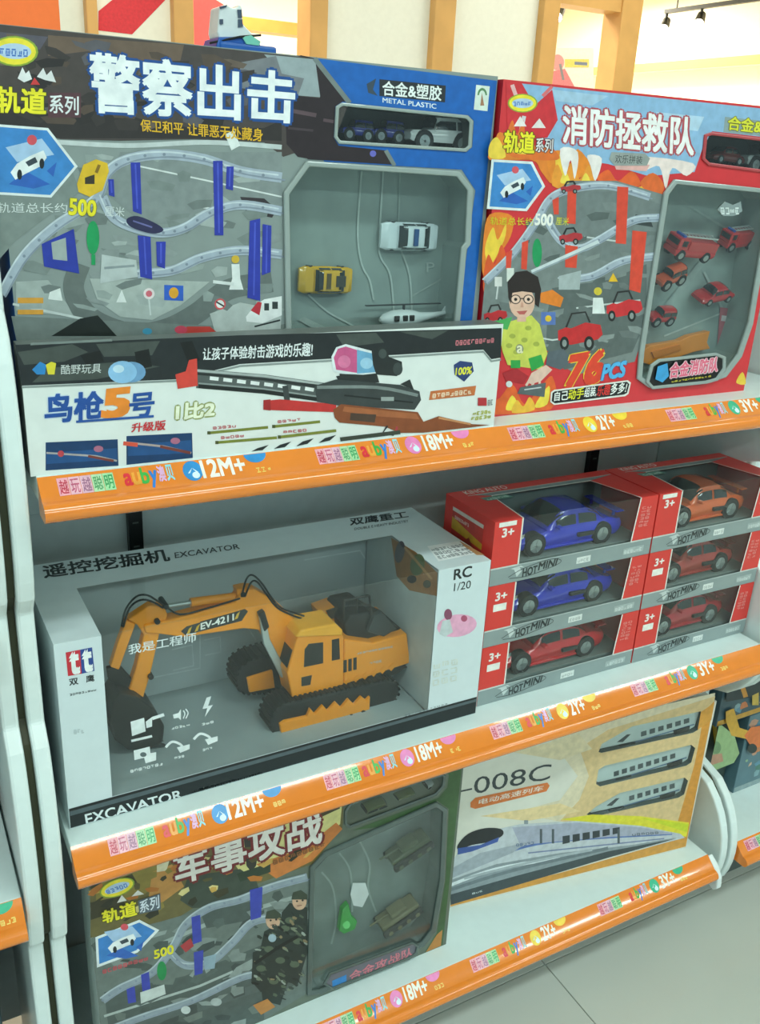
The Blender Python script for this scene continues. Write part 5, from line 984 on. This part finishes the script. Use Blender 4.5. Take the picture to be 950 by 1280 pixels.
a.begin('series_lettering').text('轨道', [(127, 1139), (169, 1125), (171, 1143), (129, 1154)], '#efe22c', .03, '#55521a', 1.6).poly([(172, 1125), (200, 1116), (201, 1136), (174, 1142)], '#5a646e').text('系列', [(174, 1126), (198, 1118), (199, 1134), (175, 1141)], '#dbe2ea', .015).poly([(146, 1128), (152, 1118), (158, 1125)], '#e4e0d8').poly([(164, 1120), (172, 1112), (180, 1117)], '#e4e0d8').text('500', [(192, 1188), (216, 1180), (217, 1191), (193, 1198)], '#e8dc2c', .03).bars([(128, 1210), (186, 1192), (186, 1199), (128, 1217)], 9, '#c8545c').end()
logo_oval(a, 146, 1109, 21, 9.5, -20)
c_ = Art(mil, lambda x, y: PY(x, y, YM-.004), YN)
lb = [(404, 1231), (412, 1217), (516, 1178), (524, 1182), (522, 1194), (512, 1200), (416, 1238)]
rim(mil, lb, inset(lb, 3), YM-.0035, .0025, MR, 'name_plate_rim'); MB().prism([PY(*p, YM-.004) for p in inset(lb, 2.5)], (0, .001, 0)).build('name_plate', M('#6a6670', .3), mil)
c_.begin('name_plate_lettering').poly([(415, 1226), (433, 1218), (433, 1228), (416, 1237)], '#2f7fc4').text('合金攻战队', [(437, 1215), (516, 1183), (516, 1194), (437, 1228)], '#d47a86', .02).end()
yb = YM+.034
G = 'olive jeeps in the small window of the military set'
small_vehicle('toy_jeep', 'olive toy jeep farthest from the pale grey jeep in the military set', 'toy jeep', 'jeep', '#6b7450', (438, 1025), (482, 1008), yb, (.45, .5), 'side', group=G)
small_vehicle('toy_jeep', 'olive toy jeep right next to the pale grey jeep in the military set', 'toy jeep', 'jeep', '#6b7450', (480, 1010), (518, 995), yb, (.45, .5), 'side', group=G)
small_vehicle('toy_jeep', 'pale grey toy jeep in the small window of the military set', 'toy jeep', 'jeep', '#b4bcb8', (518, 992), (552, 980), yb, (.45, .5), 'side')
yb = YM+.036
def tank(lab, px, py, col, s):
    p = PY(px, py, yb-.016); t = thing('toy_tank', lab, 'toy tank', p, None, (0, math.radians(-20), 0))
    m = M(col, .5)
    MB().box(-.03*s, .03*s, -.012, .012, -.004, .007).build('hull', m, t, world=False, bevel=.002)
    for sy in (-1, 1):
        MB().box(-.032*s, .032*s, sy*.014-.003, sy*.014+.003, -.010, .002).build('track', RUB, t, world=False, bevel=.003)
        for i in range(4): MB().cyl(((-.022+i*.0146)*s, sy*.0165, -.004), ((-.022+i*.0146)*s, sy*.018, -.004), .0035, n=10).build('wheel', m, t, world=False)
    MB().box(-.012*s, .014*s, -.009, .009, .007, .014).build('turret', m, t, world=False, bevel=.002); MB().cyl((-.012*s, 0, .0105), (-.042*s, 0, .012), .0014, n=8).build('barrel', m, t, world=False)
tank('brown toy tank in the lower corner of the military set window', 497, 1142, '#6f6a4e', 1)
tank('dark olive toy tank in the upper corner of the military set window', 510, 1060, '#4d5540', 1)
gp = thing('toy_radar_piece', 'bright green plastic piece in the military set window', 'toy piece', PY(433, 1150, yb-.008))
MB().prism([PY(x, y, yb-.010) for x, y in ((424, 1164), (428, 1138), (436, 1130), (440, 1146), (447, 1152), (444, 1162), (430, 1168))], (0, .009, 0)).build('block', M('#2fa83c', .35), gp, bevel=.0015); MB().cyl(PY(433, 1156, yb-.013), PY(433, 1156, yb-.009), .005).build('dial', M('#58c85e', .35), gp)
hx = tag(MB().prism([PY(x, y, YM-.0022) for x, y in ((441, 1104), (457, 1104), (461, 1118), (453, 1134), (442, 1132), (438, 1118))], (0, .0007, 0)).build('hexagon_sticker', M('#b9c4c2', .35)), 'pale grey hexagonal sticker on the military set window', 'sticker')
b = Art(mil, lambda x, y: PY(x, y, YM+.0355), YN, .5).begin('road_card')
for q in ([(402, 1090), (416, 1110), (420, 1150), (414, 1180)], [(424, 1066), (438, 1090), (440, 1140)], [(450, 1052), (462, 1080), (460, 1110), (470, 1140)]): b.line(q, 2.4, '#97a39f', 5)
b.end()

# ------------------------------------------------------------------ boxed train, standing slightly turned
TBR = Vector((PZ(857, 1060, Z3).x, PZ(857, 1060, Z3).y, Z3)); TBL = PZ(563, 1135, Z3)
tu = (TBR-TBL).normalized(); tn = Vector((tu.y, -tu.x, 0)).normalized()
if tn.y > 0: tn = -tn
TH = P(893, 877, TBR, tn).z-Z3; TWD = .535; TD = .062
train = thing('train_carton', 'white and orange carton printed with a silver high-speed train', 'toy box', TBR-tu*TWD/2)
def PT(px, py): return P(px, py, TBR, tn)
CUT = [[(748, 940), (752, 930), (790, 908), (876, 889), (879, 893), (873, 912), (866, 916), (752, 941)], [(745, 980), (748, 962), (756, 957), (864, 931), (869, 935), (864, 953), (858, 957), (750, 983)], [(733, 1018), (745, 1008), (775, 991), (856, 972), (860, 976), (855, 993), (848, 997), (742, 1021)]]
q0, q1 = TBR-tu*TWD, TBR; up = Vector((0, 0, TH)); bk_ = -tn*TD
def loc2(p): r = p-TBR; return Vector((r.dot(tu), r.z, 0))
outer = [q0+Vector((0, 0, .0005)), q1+Vector((0, 0, .0005)), q1+up, q0+up]; loops = [outer]+[[PT(*p) for p in h] for h in CUT]
b = MB(); TW = M('#dedccf', .36, var=.03); b.add([p for l in loops for p in l], [tuple(f) for f in tessellate_polygon([[loc2(p) for p in l] for l in loops])], TW)
v8 = outer+[p+bk_ for p in outer]; TO = M('#d59a45', .4)
b.add(v8, [(1, 5, 6, 2), (0, 3, 7, 4), (0, 4, 5, 1), (4, 7, 6, 5)], TO); b.add(v8, [(3, 2, 6, 7)], M('#d9d6cb', .4)); b.build('carton', TW, train)
for h in CUT:
    pts = [PT(*p) for p in h]; n = len(pts); d = -tn*.022; b = MB(); b.add(pts+[p+d for p in pts], [(i, (i+1) % n, n+(i+1) % n, n+i) for i in range(n)]); b.add([p+d for p in pts], [tuple(f) for f in tessellate_polygon([[loc2(p) for p in pts]])]); b.build('tray', M('#4a5654', .5), train)
    MB().prism([PT(*p)+tn*.0003 for p in h], -tn*.0005).build('window_film', PANE, train)
a = Art(train, PT, tn)
a.begin('orange_print', join=True)
holes_px = CUT
def poly_holes(pts, c):
    a.poly(pts, c, holes_px)
poly_holes([(680, 915), (894, 866), (857, 1057), (845, 1044), (740, 1034), (640, 1016), (700, 1000), (722, 970), (700, 940)], '#dfd2b4')
poly_holes([(724, 935), (760, 912), (894, 870), (857, 1057), (846, 1046), (742, 1036), (700, 1026), (724, 1000), (736, 970)], '#dcbf8c')
a.poly([(880, 890), (893, 876), (857, 1058), (838, 1058), (858, 990), (868, 955), (874, 925)], '#d8933a').poly([(563, 1124), (700, 1091), (857, 1046), (857, 1058), (563, 1133)], '#d8973e').poly([(640, 940), (724, 918), (740, 936), (700, 950)], '#dfd0ac').poly([(600, 1020), (700, 1004), (726, 1014), (660, 1026)], '#e8cf9c')
a.poly([(740, 1018), (800, 1020), (861, 1028), (858, 1046), (790, 1034), (700, 1024)], '#e3d83a').poly([(800, 1022), (861, 1030), (859, 1040)], '#cfd82e')
a.poly([(876, 890), (893, 878), (889, 900), (872, 912)], '#d8993e').end()
a.begin('train_picture').poly([(563, 1082), (578, 1054), (604, 1040), (650, 1030), (720, 1026), (800, 1032), (850, 1042), (856, 1047), (760, 1072), (640, 1108), (563, 1131)], '#c3c9ce').poly([(563, 1100), (620, 1080), (700, 1066), (790, 1056), (850, 1046), (760, 1070), (640, 1105), (563, 1128)], '#8d979c').poly([(563, 1118), (640, 1096), (760, 1064), (845, 1048), (760, 1072), (640, 1108), (563, 1131)], '#3d474b').line([(563, 1092), (620, 1070), (690, 1052), (840, 1042)], 3, '#5a74b0', 5).line([(563, 1106), (620, 1086), (700, 1072)], 4, '#dfe5e8', 5)
a.poly([(640, 1034), (720, 1028), (800, 1034), (845, 1042), (760, 1046), (650, 1056)], '#a9aebf').poly([(563, 1086), (600, 1066), (660, 1052), (640, 1066), (563, 1098)], '#a3abb4').line([(563, 1112), (640, 1088), (760, 1060)], 4, '#6f7a80', 4).line([(580, 1098), (660, 1078), (740, 1062)], 3, '#aab3b8', 4).line([(660, 1066), (830, 1048)], 1.6, '#7b86a8')
a.blob([(572, 1056), (585, 1042), (606, 1035), (626, 1036), (628, 1044), (612, 1052), (590, 1056), (574, 1062)], '#23282c').poly([(572, 1060), (600, 1056), (624, 1046), (622, 1052), (590, 1064), (572, 1068)], '#3f5aa0')
for x in range(6): a.poly([(703+x*12.5, 1045-x*2), (712+x*12.5, 1043.6-x*2), (712+x*12.5, 1053-x*2.4), (703+x*12.5, 1055-x*2.4)], '#343d42')
for x in (676, 691, 773): a.line([(x, 1036), (x, 1054)], 3, '#4f5a60')
a.bars([(645, 1053), (668, 1050), (668, 1055), (645, 1058)], 5, '#5a6a8a').bars([(790, 1040), (824, 1038), (824, 1042), (790, 1045)], 6, '#5a646c')
a.rect(655, 1025, 660, 1030, '#8d979c').bars([(590, 1115), (604, 1111), (604, 1114), (590, 1118)], 3, '#c8d0d0').end()
a.begin('model_lettering').poly([(576, 988), (590, 985), (590, 987), (576, 990)], '#3d4548').text('008C', [(593, 972), (690, 954), (687, 974), (592, 993)], '#3d4548', 0)
a.poly([(588, 1003), (594, 997), (684, 978), (687, 982), (683, 989), (594, 1011), (588, 1009)], '#dd7a3c').text('电动高速列车', [(599, 999), (680, 981), (678, 988), (598, 1006)], '#f0e6da', .01).end()
LABT = ('silver toy train nose car in the topmost slot of the train carton', 'silver toy train middle carriage in the second slot of the train carton', 'silver toy train nose car in the lowest slot of the train carton')
for i, h in enumerate(CUT):
    pts = inset(h, 1.6); pr_ = [PT(*p)-tn*.006 for p in pts]
    t = thing('toy_train_car', LABT[i], 'toy train', pr_[-1]); o = MB().prism(pr_, -tn*.014).build('body', M('#c3cfce', .25, coat=.3), t, bevel=.001)
    ta = Art(t, lambda x, y: PT(x, y)-tn*.006, tn).begin('window_strip')
    L_, R2 = (pts[0][0]+pts[-1][0])/2, pts[4][0]; ya = (pts[0][1]+pts[-1][1])/2; yr = (pts[4][1]+pts[5][1])/2
    f = lambda u, v: (L_+(R2-L_)*u, ya+(yr-ya)*u+v)
    for k in range(8 if i == 1 else 6):
        u = (.18 if i == 1 else .42)+k*.085; ta.poly([f(u, -6), f(u+.055, -6), f(u+.055, 0), f(u, 0)], '#39444a')
    if i != 1: ta.poly([f(.18, -2), f(.28, -8), f(.32, -7), f(.24, 0)], '#2b343a')
    ta.line([f(.05, 5), f(.95, 4)], 1.6, '#5b7390').end()
    for u in (.2, .74):
        bgm = MB().prism([PT(*f(u, 4))-tn*.004, PT(*f(u+.16, 4))-tn*.004, PT(*f(u+.15, 9))-tn*.004, PT(*f(u+.01, 9))-tn*.004], -tn*.012); bgm.build('bogie', RUB, t)

# ------------------------------------------------------------------ jungle toy boxes past the double end panels
def jungle(lab, y0, x0, x1, z0, z1, base, seed, edge):
    rnd = random.Random(seed); t = thing('jungle_toy_carton', lab, 'toy box', ((x0+x1)/2, y0, z0))
    MB().box(x0, x1, y0, y0+.07, z0+.0005, z1).build('carton', M(base, .38, var=.15, scale=18), t, bevel=.001)
    a = Art(t, lambda x, z: Vector((x, y0, z)), YN).begin('jungle_print')
    for i in range(170):
        cx = rnd.uniform(x0+.01, x1-.02); cz = rnd.uniform(z0+.018, z1-.012); r = rnd.uniform(.004, .014); n = rnd.choice((5, 6, 7)); ph = rnd.random()*6
        pts = [(min(x1-.002, max(x0+.002, cx+r*rnd.uniform(.5, 1.2)*math.cos(ph+k*6.283/n))), min(z1-.002, max(z0+.002, cz+r*rnd.uniform(.4, 1)*math.sin(ph+k*6.283/n)))) for k in range(n)]
        a.poly(pts, rnd.choice(('#c9784a', '#5d8aa0', '#8fae86', '#b98f78', '#4d7a6a', '#7fa0a8', '#c5a58a', '#35545c')))
    a.end()
    a.begin('edge_print').rect(x0+.002, z0+.002, x1-.002, z0+.012, edge).end(); return t
J1 = jungle('lower printed jungle carton standing on the neighbouring bottom shelf', .865, 1.262, 1.72, Z3, Z3+.165, '#577680', 3, '#8fa2a4')
J2 = jungle('upper printed jungle carton with orange truck, stacked on another', .865, 1.176, 1.72, Z3+.166, Z3+.345, '#3f5964', 5, '#c8973c')
def pj(x, y):
    p = PY(x, y, .865); p.x = max(p.x, 1.178); return p
a = Art(J2, pj, YN, base=.004).begin('truck_picture')
a.poly([(868, 932), (878, 912), (900, 905), (916, 918), (922, 940), (915, 952), (890, 962), (870, 966)], '#93b07c').ell(893, 933, 6, 8, '#6f8f64').poly([(880, 945), (900, 940), (902, 950), (884, 956)], '#b98a70').poly([(868, 958), (878, 950), (880, 966), (870, 968)], '#2f7a4a')
a.poly([(905, 888), (915, 884), (922, 908), (934, 912), (930, 922), (912, 918), (905, 900)], '#d0a038').poly([(928, 918), (936, 908), (956, 904), (960, 930), (938, 934)], '#d87238').ell(938, 934, 6, 6, '#23302e').poly([(895, 862), (960, 846), (960, 866), (905, 876)], '#25343a').line([(922, 846), (930, 870)], 6, '#c98a34').poly([(938, 868), (946, 864), (946, 880), (938, 880)], '#d0b050').end()
wd = thing('jungle_wedge_carton', 'dark green carton with yellow edge strip under the upper jungle carton', 'toy box', (1.215, .9, Z3))
MB().box(1.172, 1.255, .885, .93, Z3+.0005, Z3+.164).build('carton', M('#3c4a44', .45, var=.15), wd, bevel=.001)
MB().prism([(1.19, .8845, Z3+.16), (1.197, .8845, Z3+.16), (1.235, .8845, Z3+.06), (1.228, .8845, Z3+.06)], (0, -.003, 0)).build('edge_strip', M('#c8a832', .4), wd)

# ------------------------------------------------------------------ toy standing on the capping board behind the police set
TY = 1.065; tp = PY(295, 60, TY); rt_ = thing('toy_robot', 'white and blue toy robot standing behind the police set box', 'toy robot', (tp.x, TY, 1.2585))
def tpp(pts, y0, y1, nm, mat, bev=.0012): return MB().prism([PY(x, y, y0) for x, y in pts], (0, y1-y0, 0)).build(nm, mat, rt_, bevel=bev)
zb_ = 1.2585; l_, r_ = PY(268, 60, TY).x, PY(338, 60, TY).x
MB().box(l_, r_, TY-.02, TY+.035, zb_, PY(300, 56, TY).z).build('base', M('#1f5fb0', .35), rt_, bevel=.003)
tpp([(271, 56), (274, 46), (300, 46), (322, 52), (336, 66), (336, 70), (272, 70)], TY-.018, TY+.03, 'bonnet', M('#1e5cae', .3), .003)
tw = tpp([(272, 40), (275, 8), (284, 5), (290, 10), (296, 10), (300, 5), (303, 9), (304, 30), (316, 42), (318, 48), (274, 48)], TY-.012, TY+.02, 'tower', M('#e8efec', .35), .002)
for q in ([(275, 8), (284, 6), (283, 9), (276, 11)], [(297, 12), (302, 12), (303, 22), (298, 22)], [(298, 24), (303, 24), (304, 33), (298, 34)], [(275, 24), (279, 24), (279, 30), (275, 30)]): tpp(q, TY-.0135, TY-.011, 'panel', M('#46566a', .4), 0)
tpp([(303, 46), (314, 44), (326, 52), (324, 57), (308, 55)], TY-.02, TY-.017, 'shield', M('#7fd0b8', .3), 0); MB().tube([PY(262, 54, TY-.015), PY(300, 46, TY-.02), PY(326, 44, TY-.015)], .0012, 6).build('rod', DARK, rt_)
